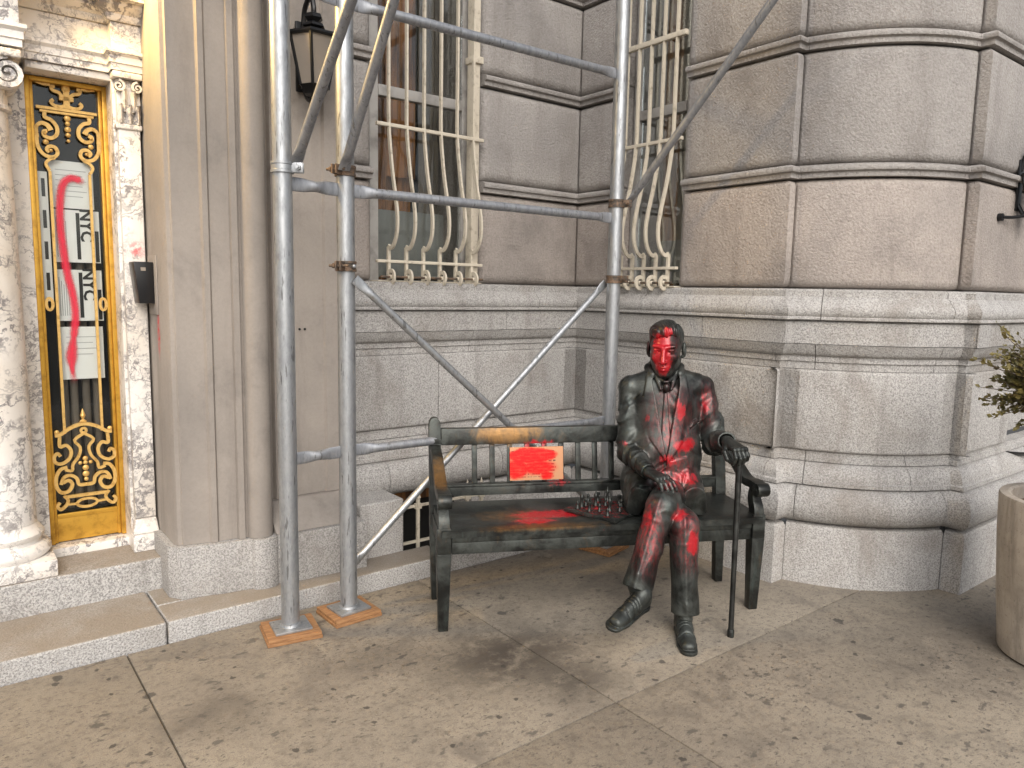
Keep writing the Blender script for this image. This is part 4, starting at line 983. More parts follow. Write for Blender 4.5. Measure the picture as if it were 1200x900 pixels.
# seat, slightly dished
vs = []; fs = []; NX, NY = 30, 14
for sgn in (0, 1):
    for i in range(NX + 1):
        for j in range(NY + 1):
            x = -0.012 + 1.524 * i / NX; y = -0.045 + 0.435 * j / NY; tt = j / NY
            dip = 0.010 * math.sin(math.pi * min(1, max(0, tt * 1.05))) ** 2 * math.sin(math.pi * i / NX) ** 0.5
            z = 0.472 - dip - 0.010 * max(0, 0.10 - tt) * 10 * 0.8 if sgn == 0 else 0.436
            vs.append((x, y, z))
idx = lambda s_, i, j: s_ * (NX + 1) * (NY + 1) + i * (NY + 1) + j
for i in range(NX):
    for j in range(NY):
        fs += [(idx(0, i, j), idx(0, i + 1, j), idx(0, i + 1, j + 1), idx(0, i, j + 1)), (idx(1, i, j), idx(1, i, j + 1), idx(1, i + 1, j + 1), idx(1, i + 1, j))]
for i in range(NX): fs += [(idx(0, i, 0), idx(1, i, 0), idx(1, i + 1, 0), idx(0, i + 1, 0)), (idx(0, i, NY), idx(0, i + 1, NY), idx(1, i + 1, NY), idx(1, i, NY))]
for j in range(NY): fs += [(idx(0, 0, j), idx(0, 0, j + 1), idx(1, 0, j + 1), idx(1, 0, j)), (idx(0, NX, j), idx(1, NX, j), idx(1, NX, j + 1), idx(0, NX, j + 1))]
MB().add(vs, fs).build('seat', BM_, bench, smooth=40)
box('apron', BM_, bench, 0.034, 1.466, -0.020, 0.010, 0.352, 0.405, 0.004)
box('apron_bead', BM_, bench, 0.034, 1.466, -0.026, 0.008, 0.406, 0.4345, 0.005)
box('apron', BM_, bench, 0.034, 1.466, 0.335, 0.360, 0.352, 0.434, 0.004)
MB().hexa([(0.030, 0.398, 0.753), (1.470, 0.398, 0.753), (1.470, 0.440, 0.753), (0.030, 0.440, 0.753)], [(0.030, 0.408, 0.834), (1.470, 0.408, 0.834), (1.470, 0.450, 0.834), (0.030, 0.450, 0.834)]).build('top_rail', BM_, bench, 0.006)
box('back_rail', BM_, bench, 0.030, 1.470, 0.370, 0.408, 0.505, 0.548, 0.005)
box('back_rail_bead', BM_, bench, 0.030, 1.470, 0.364, 0.412, 0.5485, 0.562, 0.004)
for k in range(14):
    x = 0.195 + k * 0.0885
    if x > 1.42: break
    MB().hexa([(x - 0.013, 0.383, 0.563), (x + 0.013, 0.383, 0.563), (x + 0.013, 0.399, 0.563), (x - 0.013, 0.399, 0.563)], [(x - 0.013, 0.411, 0.752), (x + 0.013, 0.411, 0.752), (x + 0.013, 0.427, 0.752), (x - 0.013, 0.427, 0.752)]).build('slat', BM_, bench, 0.003)
pq = box('plaque', 'plaque', bench, -0.1365, 0.1365, -0.004, 0.004, -0.0825, 0.0825, 0.001, loc=(0.505, 0.382, 0.656))
pq.rotation_euler.x = R(-8); pq['label'] = 'copper coloured plaque smeared with red paint'

# ------------------------------------------------------------------ chess set on the seat
def bench_pt(x, y, z=0): return BNC + Matrix.Rotation(BRZ, 3, 'Z') @ Vector((x, y, z))
ch = empty('chess_set', bench_pt(0.80, 0.155, 0.4735), BRZ + R(38))
tag(ch, 'bronze chess board with standing pieces on the bench beside the seated figure', 'chess set')
bronze('bronze_chess', red=[((-0.04, 0.02, 0.0), (0.18, 0.18, 0.030), 0.68)])
box('board', 'bronze_chess', ch, -0.145, 0.145, -0.145, 0.145, -0.006, 0.010, 0.003)
sq = MB().box(-0.0155, 0.0155, -0.0155, 0.0155, 0.0102, 0.0122).mesh('square')
for i in range(8):
    for j in range(8):
        if (i + j) % 2: link(sq, 'square', 'bronze_chess', ch, loc=(-0.119 + i * 0.034, -0.119 + j * 0.034, 0))
pawn = [(0.011, 0), (0.011, 0.005), (0.007, 0.010), (0.005, 0.022), (0.008, 0.025), (0.007, 0.034), (0.002, 0.040)]
king = [(0.013, 0), (0.013, 0.006), (0.008, 0.012), (0.006, 0.040), (0.011, 0.046), (0.009, 0.058), (0.004, 0.062), (0.002, 0.075)]
rook = [(0.012, 0), (0.012, 0.006), (0.008, 0.012), (0.007, 0.032), (0.011, 0.036), (0.011, 0.046)]
pm = {k: link(MB().lathe(v, (0, 0, 0.0123), 10).mesh('chess_piece'), 'chess_piece', 'bronze_chess', ch, smooth=50) for k, v in (('p', pawn), ('k', king), ('r', rook))}
used = set()
for i, j, k in ((0, 1, 'p'), (1, 3, 'p'), (2, 2, 'k'), (0, 4, 'r'), (3, 5, 'k'), (2, 6, 'p'), (4, 4, 'p'), (5, 6, 'r'), (3, 1, 'p'), (1, 6, 'k'), (4, 7, 'p'), (6, 5, 'k'), (5, 2, 'p'), (0, 6, 'p'), (6, 3, 'r')):
    o = pm[k]
    if k in used: o = pm[k].copy(); COL.objects.link(o)
    used.add(k); o.location = (-0.119 + i * 0.034, -0.119 + j * 0.034, 0)

# ------------------------------------------------------------------ planter and shrub at the right edge
pot = empty('planter', (2.39, 2.98, 0.0)); tag(pot, 'tall tapered concrete planter pot at the right edge of the pavement', 'planter')
MB().lathe([(0.235, 0.0), (0.262, 0.01), (0.285, 0.25), (0.303, 0.50), (0.310, 0.680), (0.306, 0.690), (0.275, 0.692), (0.265, 0.684), (0.262, 0.60)], n=64).build('pot', 'pot_concrete', pot, smooth=40)
MB().lathe([(0.262, 0.57), (0.262, 0.630), (0.12, 0.645), (0.02, 0.655)], n=32).build('soil', 'soil', pot)
sh = empty('shrub', (2.345, 2.98, 0.645)); tag(sh, 'yellow green small leaved shrub growing in the concrete planter', 'shrub')
tr_ = MB(); tips = []
rr = random.Random(3)
for k in range(4):
    a = k * 1.6; tr_.tube(spline([(0.02 * math.cos(a), 0.02 * math.sin(a), 0), (0.05 * math.cos(a), 0.05 * math.sin(a), 0.25), (0.09 * math.cos(a + .4), 0.09 * math.sin(a + .4), 0.48)], 4), [0.016 - 0.0008 * i for i in range(9)], 6)
tr_.build('trunk', 'bark', sh)
tw = MB(); lv = []; lf = []
for k in range(650):
    u = rr.random() * 2 * math.pi; ph = math.acos(rr.uniform(-0.75, 1)); r_ = rr.uniform(0.25, 1.0) ** 0.6
    R0 = 0.27 * (1 + 0.22 * math.sin(3 * u + 1.3) * math.sin(ph) + rr.uniform(-0.12, 0.16))
    d = Vector((math.sin(ph) * math.cos(u), math.sin(ph) * math.sin(u), 0.95 * math.cos(ph)))
    a = Vector((-0.06, 0, 0.51)) + d * R0 * r_ * 0.35; b = Vector((-0.06, 0, 0.51)) + d * R0 * r_ + Vector((rr.uniform(-.03, .03), rr.uniform(-.03, .03), rr.uniform(0, .05)))
    tw.tube([a, (a + b) / 2 + Vector((0, 0, -0.01)), b], [0.0022, 0.0018, 0.0012], 4)
    for q in range(15):
        t = rr.uniform(0.35, 1.05); c = a + (b - a) * t; L_ = rr.uniform(0.016, 0.032)
        dd = (d + Vector((rr.uniform(-1, 1), rr.uniform(-1, 1), rr.uniform(-.5, 1)))).normalized(); s_ = dd.cross(Vector((rr.uniform(-1, 1), rr.uniform(-1, 1), rr.uniform(-1, 1)))).normalized() * L_ * 0.34
        nn = dd.cross(s_).normalized() * L_ * 0.12
        i0 = len(lv); lv += [tuple(c), tuple(c + dd * L_ * .5 + s_ + nn), tuple(c + dd * L_), tuple(c + dd * L_ * .5 - s_ + nn)]; lf += [(i0, i0 + 1, i0 + 2), (i0, i0 + 2, i0 + 3)]
tw.build('twigs', 'bark', sh)
me = bpy.data.meshes.new('crown'); me.from_pydata(lv, [], lf); link(me, 'crown', 'leaf', sh)
# dark dish on the ledge beside the pier
dz = empty('metal_dish', BO + Matrix.Rotation(TH, 3, 'Z') @ Vector((1.60, -1.63, 0.600)), TH)
tag(dz, 'shallow dark metal dish on the stone ledge behind the planter', 'dish')
MB().lathe([(0.05, 0.0), (0.11, 0.012), (0.150, 0.035), (0.154, 0.042), (0.146, 0.042), (0.105, 0.020), (0.02, 0.012)], n=36).build('bowl', 'black_iron', dz, smooth=50)
MB().tube([(-0.14, 0.16, 0.10), (0.35, 0.13, 0.10)], 0.010, 8).build('rod', 'black_iron', dz)
MB().tube([(-0.05, 0.155, 0.02), (-0.05, 0.155, 0.10)], 0.007, 8).build('rod_bracket', 'black_iron', dz)

# ------------------------------------------------------------------ the seated bronze figure, carved as distance fields
S0 = Vector((0.74, 3.55, 0.0))
stat = empty('bronze_statue', S0)
tag(stat, 'life size bronze statue of a seated man in a suit splashed with red paint', 'statue')
class Field:
    def __init__(s, lo, hi, h):
        s.lo = np.array(lo, float); s.h = h
        s.n = np.ceil((np.array(hi) - s.lo) / h).astype(int) + 1
        s.ax = [(s.lo[i] + h * np.arange(s.n[i])).astype(np.float32) for i in range(3)]
        s.D = np.full(s.n, 1.0, np.float32)
    def sub(s, lo, hi):
        sl = []
        for i in range(3):
            a = int(max(0, math.floor((lo[i] - s.lo[i]) / s.h))); b = int(min(s.n[i], math.ceil((hi[i] - s.lo[i]) / s.h) + 1)); sl.append(slice(a, max(a, b)))
        P = (s.ax[0][sl[0]][:, None, None], s.ax[1][sl[1]][None, :, None], s.ax[2][sl[2]][None, None, :])
        return tuple(sl), P
    def add(s, f, lo, hi, k=0.01):
        sl, P = s.sub(lo, hi); d = f(*P)
        s.D[sl] = smin(s.D[sl], d, k)
    def cut(s, f, lo, hi, k=0.002):
        sl, P = s.sub(lo, hi); d = f(*P)
        s.D[sl] = -smin(-s.D[sl], d, k)
    def cap(s, a, b, ra, rb, k=0.01, fold=None, flat=None):
        a = np.array(a, float); b = np.array(b, float); m = max(ra, rb) + k + 0.02
        s.add(lambda X, Y, Z: capsule(X, Y, Z, a, b, ra, rb, fold, flat), np.minimum(a, b) - m, np.maximum(a, b) + m, k)
    def ell(s, c, r, k=0.01):
        c = np.array(c, float); r = np.array(r, float); m = r + k + 0.02
        s.add(lambda X, Y, Z: ellip(X, Y, Z, c, r), c - m, c + m, k)
    def mesh(s, name):
        v, q = surface_nets(s.D); v = v * s.h + s.lo
        me = bpy.data.meshes.new(name)
        me.vertices.add(len(v)); me.vertices.foreach_set('co', v.astype(np.float32).ravel())
        me.loops.add(q.size); me.loops.foreach_set('vertex_index', q.ravel().astype(np.int32))
        me.polygons.add(len(q)); me.polygons.foreach_set('loop_start', np.arange(0, q.size, 4, dtype=np.int32))
        me.update(calc_edges=True); me.validate()
        me.polygons.foreach_set('use_smooth', [True] * len(me.polygons))
        return me
def smin(a, b, k):
    if k <= 0: return np.minimum(a, b)
    h = np.maximum(k - np.abs(a - b), 0) / k
    return np.minimum(a, b) - h * h * (k * 0.25)
def smax(a, b, k): return -smin(-a, -b, k)
def capsule(X, Y, Z, a, b, ra, rb, fold=None, flat=None):
    d = b - a; L2 = float(d @ d)
    t = np.clip(((X - a[0]) * d[0] + (Y - a[1]) * d[1] + (Z - a[2]) * d[2]) / L2, 0, 1)
    px = X - a[0] - t * d[0]; py = Y - a[1] - t * d[1]; pz = Z - a[2] - t * d[2]
    D = np.sqrt(px * px + py * py + pz * pz) - (ra + t * (rb - ra))
    if fold is not None: D = D - fold(t, px, py, pz)
    return D
def ellip(X, Y, Z, c, r):
    x = (X - c[0]) / r[0]; y = (Y - c[1]) / r[1]; z = (Z - c[2]) / r[2]
    k0 = np.sqrt(x * x + y * y + z * z); k1 = np.sqrt((x / r[0]) ** 2 + (y / r[1]) ** 2 + (z / r[2]) ** 2)
    return k0 * (k0 - 1) / np.maximum(k1, 1e-6)
def poly2(X, Z, pts):
    """signed distance to a 2-D polygon"""
    pts = np.array(pts, float); n = len(pts)
    d = np.full(np.broadcast(X, Z).shape, 1e9, np.float32); s = np.ones_like(d)
    for i in range(n):
        a = pts[i]; b = pts[i - 1]; e = b - a
        wx = X - a[0]; wz = Z - a[1]
        t = np.clip((wx * e[0] + wz * e[1]) / float(e @ e), 0, 1)
        d = np.minimum(d, (wx - e[0] * t) ** 2 + (wz - e[1] * t) ** 2)
        c1 = Z >= a[1]; c2 = Z < b[1]; c3 = e[0] * wz > e[1] * wx
        flip = (c1 & c2 & c3) | (~c1 & ~c2 & ~c3)
        s = np.where(flip, -s, s)
    return s * np.sqrt(d)
def surface_nets(D):
    S = D < 0; nx, ny, nz = D.shape
    cnt = np.zeros((nx - 1, ny - 1, nz - 1), np.int8)
    for i in (0, 1):
        for j in (0, 1):
            for k in (0, 1): cnt += S[i:nx - 1 + i, j:ny - 1 + j, k:nz - 1 + k]
    act = np.argwhere((cnt > 0) & (cnt < 8))
    ids = np.full(cnt.shape, -1, np.int32); ids[tuple(act.T)] = np.arange(len(act))
    pos = np.zeros((len(act), 3)); num = np.zeros(len(act))
    C = [(i, j, k) for i in (0, 1) for j in (0, 1) for k in (0, 1)]
    for a in C:
        for ax in range(3):
            if a[ax]: continue
            b = list(a); b[ax] = 1
            da = D[tuple((act + a).T)].astype(float); db = D[tuple((act + b).T)].astype(float)
            m = (da < 0) != (db < 0); t = np.where(m, da / np.where(m, da - db, 1), 0)
            p = np.tile(np.array(a, float), (len(act), 1)); p[:, ax] += t
            pos[m] += p[m]; num[m] += 1
    v = act + pos / num[:, None]
    quads = []
    for ax in range(3):
        o1, o2 = [(1, 2), (2, 0), (0, 1)][ax]
        sl0 = [slice(None)] * 3; sl1 = [slice(None)] * 3; sl0[ax] = slice(0, -1); sl1[ax] = slice(1, None)
        A = S[tuple(sl0)]; B = S[tuple(sl1)]; e = np.argwhere(A != B)
        e = e[(e[:, o1] > 0) & (e[:, o2] > 0) & (e[:, o1] < D.shape[o1] - 1) & (e[:, o2] < D.shape[o2] - 1)]
        inside = A[tuple(e.T)]
        u = np.zeros(3, int); u[o1] = 1; w = np.zeros(3, int); w[o2] = 1
        q = np.stack([ids[tuple((e - u - w).T)], ids[tuple((e - w).T)], ids[tuple(e.T)], ids[tuple((e - u).T)]], 1)
        q[~inside] = q[~inside][:, ::-1]
        quads.append(q)
    return v, np.concatenate(quads)

_lat = np.random.default_rng(5).random((32, 32, 32)).astype(np.float32) * 2 - 1
def vn(u, v, w):
    """smooth value noise, -1..1"""
    u, v, w = np.broadcast_arrays(u, v, w)
    i = np.floor(u).astype(np.int32); j = np.floor(v).astype(np.int32); k = np.floor(w).astype(np.int32)
    a = u - i; b = v - j; c = w - k
    a = a * a * (3 - 2 * a); b = b * b * (3 - 2 * b); c = c * c * (3 - 2 * c)
    g = lambda x, y, z: _lat[(i + x) & 31, (j + y) & 31, (k + z) & 31]
    return ((g(0, 0, 0) * (1 - a) + g(1, 0, 0) * a) * (1 - b) + (g(0, 1, 0) * (1 - a) + g(1, 1, 0) * a) * b) * (1 - c) + ((g(0, 0, 1) * (1 - a) + g(1, 0, 1) * a) * (1 - b) + (g(0, 1, 1) * (1 - a) + g(1, 1, 1) * a) * b) * c
def ridge(u, v, w): return 1 - 2 * np.abs(vn(u, v, w))
# ---- torso shape shared by shirt and jacket
TOR = [('e', (0.010, 0.035, 0.930), (0.184, 0.122, 0.205)), ('c', (-0.166, 0.045, 1.056), (0.196, 0.045, 1.064), 0.045), ('e', (0.005, -0.005, 0.720), (0.176, 0.134, 0.20)), ('e', (0.0, 0.045, 0.575), (0.178, 0.150, 0.125)),
       ('c', (-0.105, 0.035, 1.070), (-0.030, 0.04, 1.105), 0.042), ('c', (0.020, 0.04, 1.108), (0.130, 0.035, 1.078), 0.042)]
def torso(X, Y, Z):
    D = None
    for p in TOR:
        d = ellip(X, Y, Z, np.array(p[1]), np.array(p[2])) if p[0] == 'e' else capsule(X, Y, Z, np.array(p[1]), np.array(p[2]), p[3], p[3])
        D = d if D is None else smin(D, d, 0.06)
    return D
SH1, EL1, WR1 = (-0.163, 0.042, 1.046), (-0.168, -0.015, 0.745), (-0.105, -0.215, 0.695)      # arm at the picture's left
SH2, EL2, WR2 = (0.193, 0.042, 1.054), (0.250, -0.010, 0.790), (0.240, -0.245, 0.848)         # arm with the cane
HIP1, KN1, AN1 = (0.090, 0.04, 0.555), (-0.078, -0.395, 0.580), (-0.185, -0.485, 0.235)       # leg crossed over
HIP2, KN2, AN2 = (-0.085, 0.04, 0.535), (0.030, -0.375, 0.492), (0.046, -0.425, 0.085)        # leg on the ground

# ---- jacket
J = Field((-0.275, -0.335, 0.435), (0.345, 0.225, 1.195), 0.0038)
def wrinkle(X, Y, Z):
    m = np.clip((0.90 - Z) / 0.16, 0, 1)
    s_ = np.where(X > 0, 1.0, -1.0)
    u = Z + 0.75 * (X - 0.008) * s_
    return 0.0075 * m * ridge(u * 26, X * 5 + 3, Y * 6) + 0.0050 * ridge(X * 15 + 4, Z * 9 + Y * 3, Y * 8) + 0.002 * vn(X * 40, Y * 40, Z * 40)
J.add(lambda X, Y, Z: torso(X, Y, Z) - wrinkle(X, Y, Z), (-0.26, -0.2, 0.44), (0.26, 0.22, 1.19), 0.0)
# skirts of the jacket spread over the lap
fsk = lambda t, x, y, z: 0.010 * ridge(t * 3.5 + 8 * x, x * 18 + 3, z * 10)
J.cap((-0.120, 0.0, 0.590), (-0.130, -0.230, 0.565), 0.066, 0.050, 0.05, fold=fsk)
J.cap((0.110, 0.0, 0.590), (0.118, -0.245, 0.555), 0.070, 0.052, 0.05, fold=fsk)
J.cap((-0.145, -0.02, 0.535), (-0.160, -0.230, 0.500), 0.040, 0.030, 0.03, fold=fsk); J.cap((0.140, -0.02, 0.530), (0.150, -0.235, 0.500), 0.042, 0.030, 0.03, fold=fsk)
J.cap((-0.09, -0.10, 0.62), (0.09, -0.10, 0.62), 0.056, 0.056, 0.05, fold=lambda t, x, y, z: 0.008 * ridge(t * 6, y * 20, z * 12))
# hem of the skirts, cut off at the front and scooped towards the lap
J.cut(lambda X, Y, Z: (Y + 0.205 + 0.012 * np.sin(34 * X) + 0.25 * (Z - 0.55)) + 0 * Z, (-0.24, -0.34, 0.43), (0.22, 0.0, 0.66), 0.006)
J.cut(lambda X, Y, Z: (Z - 0.478) + 0 * X + 0 * Y, (-0.3, -0.34, 0.40), (0.3, 0.2, 0.50), 0.004)
V_ = [(-0.068, 1.20), (0.064, 1.20), (0.060, 1.09), (-0.010, 0.735), (-0.072, 1.09)]
J.cut(lambda X, Y, Z: smax(poly2(X, Z, V_), Y - 0.0, 0.004), (-0.1, -0.3, 0.70), (0.1, 0.02, 1.19), 0.003)
for lap in ([(-0.062, 1.135), (-0.095, 1.120), (-0.112, 1.020), (-0.128, 1.032), (-0.160, 0.985), (-0.110, 0.860), (-0.010, 0.722), (-0.010, 0.745), (-0.070, 1.085)],
            [(0.056, 1.135), (0.092, 1.125), (0.106, 1.028), (0.122, 1.040), (0.160, 1.000), (0.105, 0.860), (-0.004, 0.715), (-0.008, 0.745), (0.058, 1.085)]):
    J.add(lambda X, Y, Z: smax(smax(torso(X, Y, Z) - 0.011 + 0.25 * np.maximum(0, poly2(X, Z, V_) - 0.05), poly2(X, Z, lap), 0.004), Y - 0.01, 0.004), (-0.18, -0.2, 0.70), (0.18, 0.02, 1.15), 0.001)
# front edge below the button, breast pocket, button
J.add(lambda X, Y, Z: smax(torso(X, Y, Z) - 0.008, poly2(X, Z, [(-0.006, 0.725), (0.10, 0.75), (0.12, 0.58), (0.03, 0.56), (-0.012, 0.66)]), 0.005), (-0.05, -0.25, 0.52), (0.14, 0.0, 0.78), 0.004)
J.cut(lambda X, Y, Z: np.maximum(poly2(X, Z, [(0.112, 0.872), (0.112, 0.877), (0.165, 0.903), (0.165, 0.897)]) - 0.001, np.maximum(np.abs(torso(X, Y, Z)) - 0.009, Y)), (0.09, -0.2, 0.85), (0.18, 0.0, 0.93), 0.001)
J.add(lambda X, Y, Z: np.maximum(poly2(X, Z, [(0.112, 0.877), (0.125, 0.905), (0.150, 0.915), (0.160, 0.902)]), np.maximum(torso(X, Y, Z) - 0.007, Y)), (0.09, -0.2, 0.85), (0.18, 0.0, 0.94), 0.002)
J.ell((0.008, -0.142, 0.705), (0.010, 0.006, 0.010), 0.002)
# collar round the neck
ck = [(-0.066, -0.020, 1.122), (-0.078, 0.040, 1.152), (-0.045, 0.098, 1.166), (0.0, 0.110, 1.168), (0.045, 0.098, 1.168), (0.078, 0.040, 1.158), (0.064, -0.020, 1.128)]
for a, b in zip(ck[:-1], ck[1:]): J.cap(a, b, 0.017, 0.017, 0.012)
# sleeves
fA = lambda t, x, y, z: 0.013 * np.clip((t - 0.10) / 0.45, 0, 1) * ridge(t * 9.5 + 18 * x, x * 14 + 5, y * 14) + 0.004 * ridge(t * 3, x * 26, y * 26) - 0.002
fB = lambda t, x, y, z: 0.013 * np.clip((1.0 - t) / 0.6, 0, 1) * ridge(t * 8.5 + 14 * z, x * 16 + 9, z * 16) - 0.002
J.cap(SH1, EL1, 0.052, 0.049, 0.016, fold=fA); J.cap(EL1, WR1, 0.051, 0.039, 0.012, fold=fB)
J.cap(SH2, EL2, 0.053, 0.053, 0.016, fold=fA); J.cap(EL2, WR2, 0.054, 0.045, 0.012, fold=fB)
def open_end(F, a, b, r, push=0.004):
    a = np.array(a); b = np.array(b); d = (b - a) / np.linalg.norm(b - a); c = b + d * push
    F.cut(lambda X, Y, Z: np.maximum(-((X - c[0]) * d[0] + (Y - c[1]) * d[1] + (Z - c[2]) * d[2]), np.sqrt((X - c[0]) ** 2 + (Y - c[1]) ** 2 + (Z - c[2]) ** 2) - r * 2.2), c - r * 2.4, c + r * 2.4, 0.003)
    F.cut(lambda X, Y, Z: capsule(X, Y, Z, c - d * 0.03, c + d * 0.02, r * 0.72, r * 0.72), c - r * 2.4, c + r * 2.4, 0.003)
open_end(J, EL1, WR1, 0.039); open_end(J, EL2, WR2, 0.045)
# room for the thighs under the skirts
link(J.mesh('jacket'), 'jacket', 'bronze_statue', stat)

# ---- shirt and tie in the opening
Fs = Field((-0.10, -0.16, 0.69), (0.10, 0.12, 1.19), 0.0038)
Fs.add(lambda X, Y, Z: smax(torso(X, Y, Z) + 0.010 - 0.0035 * np.sin(70 * Z + 60 * X) * np.clip((X - 0.0) / 0.03, 0, 1), np.maximum(np.abs(X + 0.004) - 0.080, np.maximum(0.70 - Z, Z - 1.13)), 0.006), (-0.1, -0.16, 0.69), (0.1, 0.1, 1.15), 0)
for a, b, ra, rb in (((-0.058, 0.03, 1.138), (-0.052, -0.010, 1.130), 0.014, 0.014), ((-0.052, -0.010, 1.130), (-0.034, -0.066, 1.058), 0.015, 0.008), ((-0.050, -0.012, 1.122), (-0.016, -0.062, 1.092), 0.013, 0.009),
                     ((0.054, 0.03, 1.140), (0.048, -0.010, 1.132), 0.014, 0.014), ((0.048, -0.010, 1.132), (0.016, -0.067, 1.058), 0.015, 0.008), ((0.046, -0.012, 1.124), (-0.002, -0.063, 1.092), 0.013, 0.009)): Fs.cap(a, b, ra, rb, 0.006)
link(Fs.mesh('shirt'), 'shirt', 'bronze_statue', stat)
Ft = Field((-0.06, -0.17, 0.69), (0.05, 0.04, 1.12), 0.0032)
Ft.add(lambda X, Y, Z: smax(torso(X, Y, Z) + 0.003, poly2(X, Z, [(-0.018, 1.045), (0.000, 1.045), (0.018, 0.80), (0.0, 0.72), (-0.032, 0.80)]), 0.006), (-0.06, -0.17, 0.69), (0.05, 0.0, 1.08), 0)
Ft.cut(lambda X, Y, Z: Y - 0.0 * X + 0.0 * Z + 0.0 - 1e3 * (Y < -0.02), (-0.06, -0.02, 0.69), (0.05, 0.04, 1.12), 0) if False else None
Ft.ell((-0.009, -0.074, 1.066), (0.018, 0.014, 0.021), 0.010)
link(Ft.mesh('tie'), 'tie', 'bronze_statue', stat)

# ---- trousers
T = Field((-0.30, -0.58, 0.08), (0.24, 0.22, 0.70), 0.0040)
knee = lambda t, x, y, z: 0.008 * np.clip((t - 0.4) / 0.3, 0, 1) * ridge(t * 9 + 12 * x, x * 14, z * 14)
T.ell((0.0, 0.06, 0.560), (0.165, 0.140, 0.105), 0.03)
T.cap(HIP2, KN2, 0.086, 0.066, 0.03, fold=knee)
T.cap(HIP1, KN1, 0.088, 0.062, 0.02, fold=knee)
def crease(a, b, amp, f0):
    d = np.array(b) - np.array(a); d = d / np.linalg.norm(d); f0 = np.array(f0, float); f0 = f0 - d * (f0 @ d); f0 /= np.linalg.norm(f0); w = np.cross(d, f0)
    def fn(t, x, y, z):
        lat = x * w[0] + y * w[1] + z * w[2]; fr = x * f0[0] + y * f0[1] + z * f0[2]
        return amp * np.exp(-(lat / 0.012) ** 2) * (fr > 0) + 0.007 * ridge(t * 4.2 + 9 * lat, lat * 22 + 7, fr * 10) * (0.35 + 0.65 * t) + 0.006 * np.exp(-((t - 0.10) / 0.10) ** 2) * ridge(t * 14, lat * 20, fr * 9)
    return fn
T.cap(KN2, AN2, 0.064, 0.056, 0.012, fold=crease(KN2, AN2, 0.008, (-0.1, -1, 0)))
T.cap(KN1, AN1, 0.060, 0.060, 0.010, fold=crease(KN1, AN1, 0.009, (-0.5, -1, 0)))
T.cut(lambda X, Y, Z: (Z - 0.108 + 0.12 * (Y + 0.43)) + 0 * X, (-0.03, -0.53, 0.0), (0.14, -0.33, 0.2), 0.003)
d1 = np.array(AN1) - np.array(KN1); d1 /= np.linalg.norm(d1); cA = np.array(AN1) - d1 * 0.005
T.cut(lambda X, Y, Z: np.maximum(-((X - cA[0]) * d1[0] + (Y - cA[1]) * d1[1] + (Z - cA[2]) * d1[2]), Z - 0.36), (-0.3, -0.58, 0.08), (-0.09, -0.38, 0.40), 0.003)
link(T.mesh('trousers'), 'trousers', 'bronze_statue', stat)

# ---- shoes
def shoe(heel, toe, up, ankle, box_lo, box_hi):
    heel = np.array(heel); toe = np.array(toe); f = (toe - heel) / np.linalg.norm(toe - heel); up = np.array(up, float); up = up - f * (up @ f); up /= np.linalg.norm(up); sd = np.cross(f, up)
    F = Field(box_lo, box_hi, 0.0030)
    L_ = np.linalg.norm(toe - heel)
    pt = lambda u, v, w=0.0: heel + f * u * L_ + up * v + sd * w
    F.cap(pt(0.16, 0.042), pt(0.45, 0.042), 0.034, 0.034, 0.02); F.cap(pt(0.40, 0.036), pt(0.88, 0.022), 0.034, 0.023, 0.02)
    F.cap(pt(0.16, 0.05), pt(0.20, 0.085), 0.033, 0.034, 0.02); F.cap(pt(0.22, 0.08), pt(0.62, 0.048), 0.032, 0.026, 0.02)
    F.cap(pt(0.66, 0.026, 0.014), pt(0.88, 0.021, 0.012), 0.026, 0.020, 0.012); F.cap(pt(0.66, 0.026, -0.014), pt(0.88, 0.021, -0.012), 0.026, 0.020, 0.012)
    F.cap(np.array(ankle), pt(0.19, 0.075), 0.036, 0.035, 0.012)
    def pl(off): return lambda X, Y, Z: off + 0 * X - ((X - heel[0]) * (-up[0]) + (Y - heel[1]) * (-up[1]) + (Z - heel[2]) * (-up[2])) * -1.0
    F.cut(lambda X, Y, Z: ((X - heel[0]) * up[0] + (Y - heel[1]) * up[1] + (Z - heel[2]) * up[2]) - 0.012, box_lo, box_hi, 0.002)
    # toe cap seam and lace ridges
    def band(u):
        c = pt(u, 0.0)
        return lambda X, Y, Z: np.abs((X - c[0]) * f[0] + (Y - c[1]) * f[1] + (Z - c[2]) * f[2]) - 0.0022
    D0 = F.D.copy()
    for u in (0.70, 0.44, 0.50, 0.56):
        sl, P = F.sub(box_lo, box_hi); F.D[sl] = np.maximum(F.D[sl], -np.maximum(band(u)(*P), -(D0[sl] + 0.003)))
    for a, b, ra, rb in ((0.13, 0.30, 0.036, 0.034), (0.30, 0.72, 0.034, 0.043), (0.72, 0.92, 0.043, 0.037)):
        A = pt(a, 0); B = pt(b, 0)
        def sole(X, Y, Z, A=A, B=B, ra=ra, rb=rb):
            v = (X - heel[0]) * up[0] + (Y - heel[1]) * up[1] + (Z - heel[2]) * up[2]
            D = capsule(X - v * up[0], Y - v * up[1], Z - v * up[2], A, B, ra, rb)
            top = 0.015
            return np.maximum(D, np.maximum(-v + 0.0005, v - top))
        F.add(sole, box_lo, box_hi, 0.001)
    link(F.mesh('shoe'), 'shoe', 'bronze_dark', stat)
shoe((0.050, -0.335, 0.0), (0.028, -0.600, 0.0), (0, 0, 1), (0.046, -0.425, 0.140), (-0.05, -0.66, -0.004), (0.13, -0.27, 0.17))
shoe((-0.135, -0.455, 0.158), (-0.312, -0.640, 0.128), (0.08, -0.30, 1), (-0.188, -0.490, 0.250), (-0.38, -0.72, 0.08), (-0.07, -0.38, 0.29))

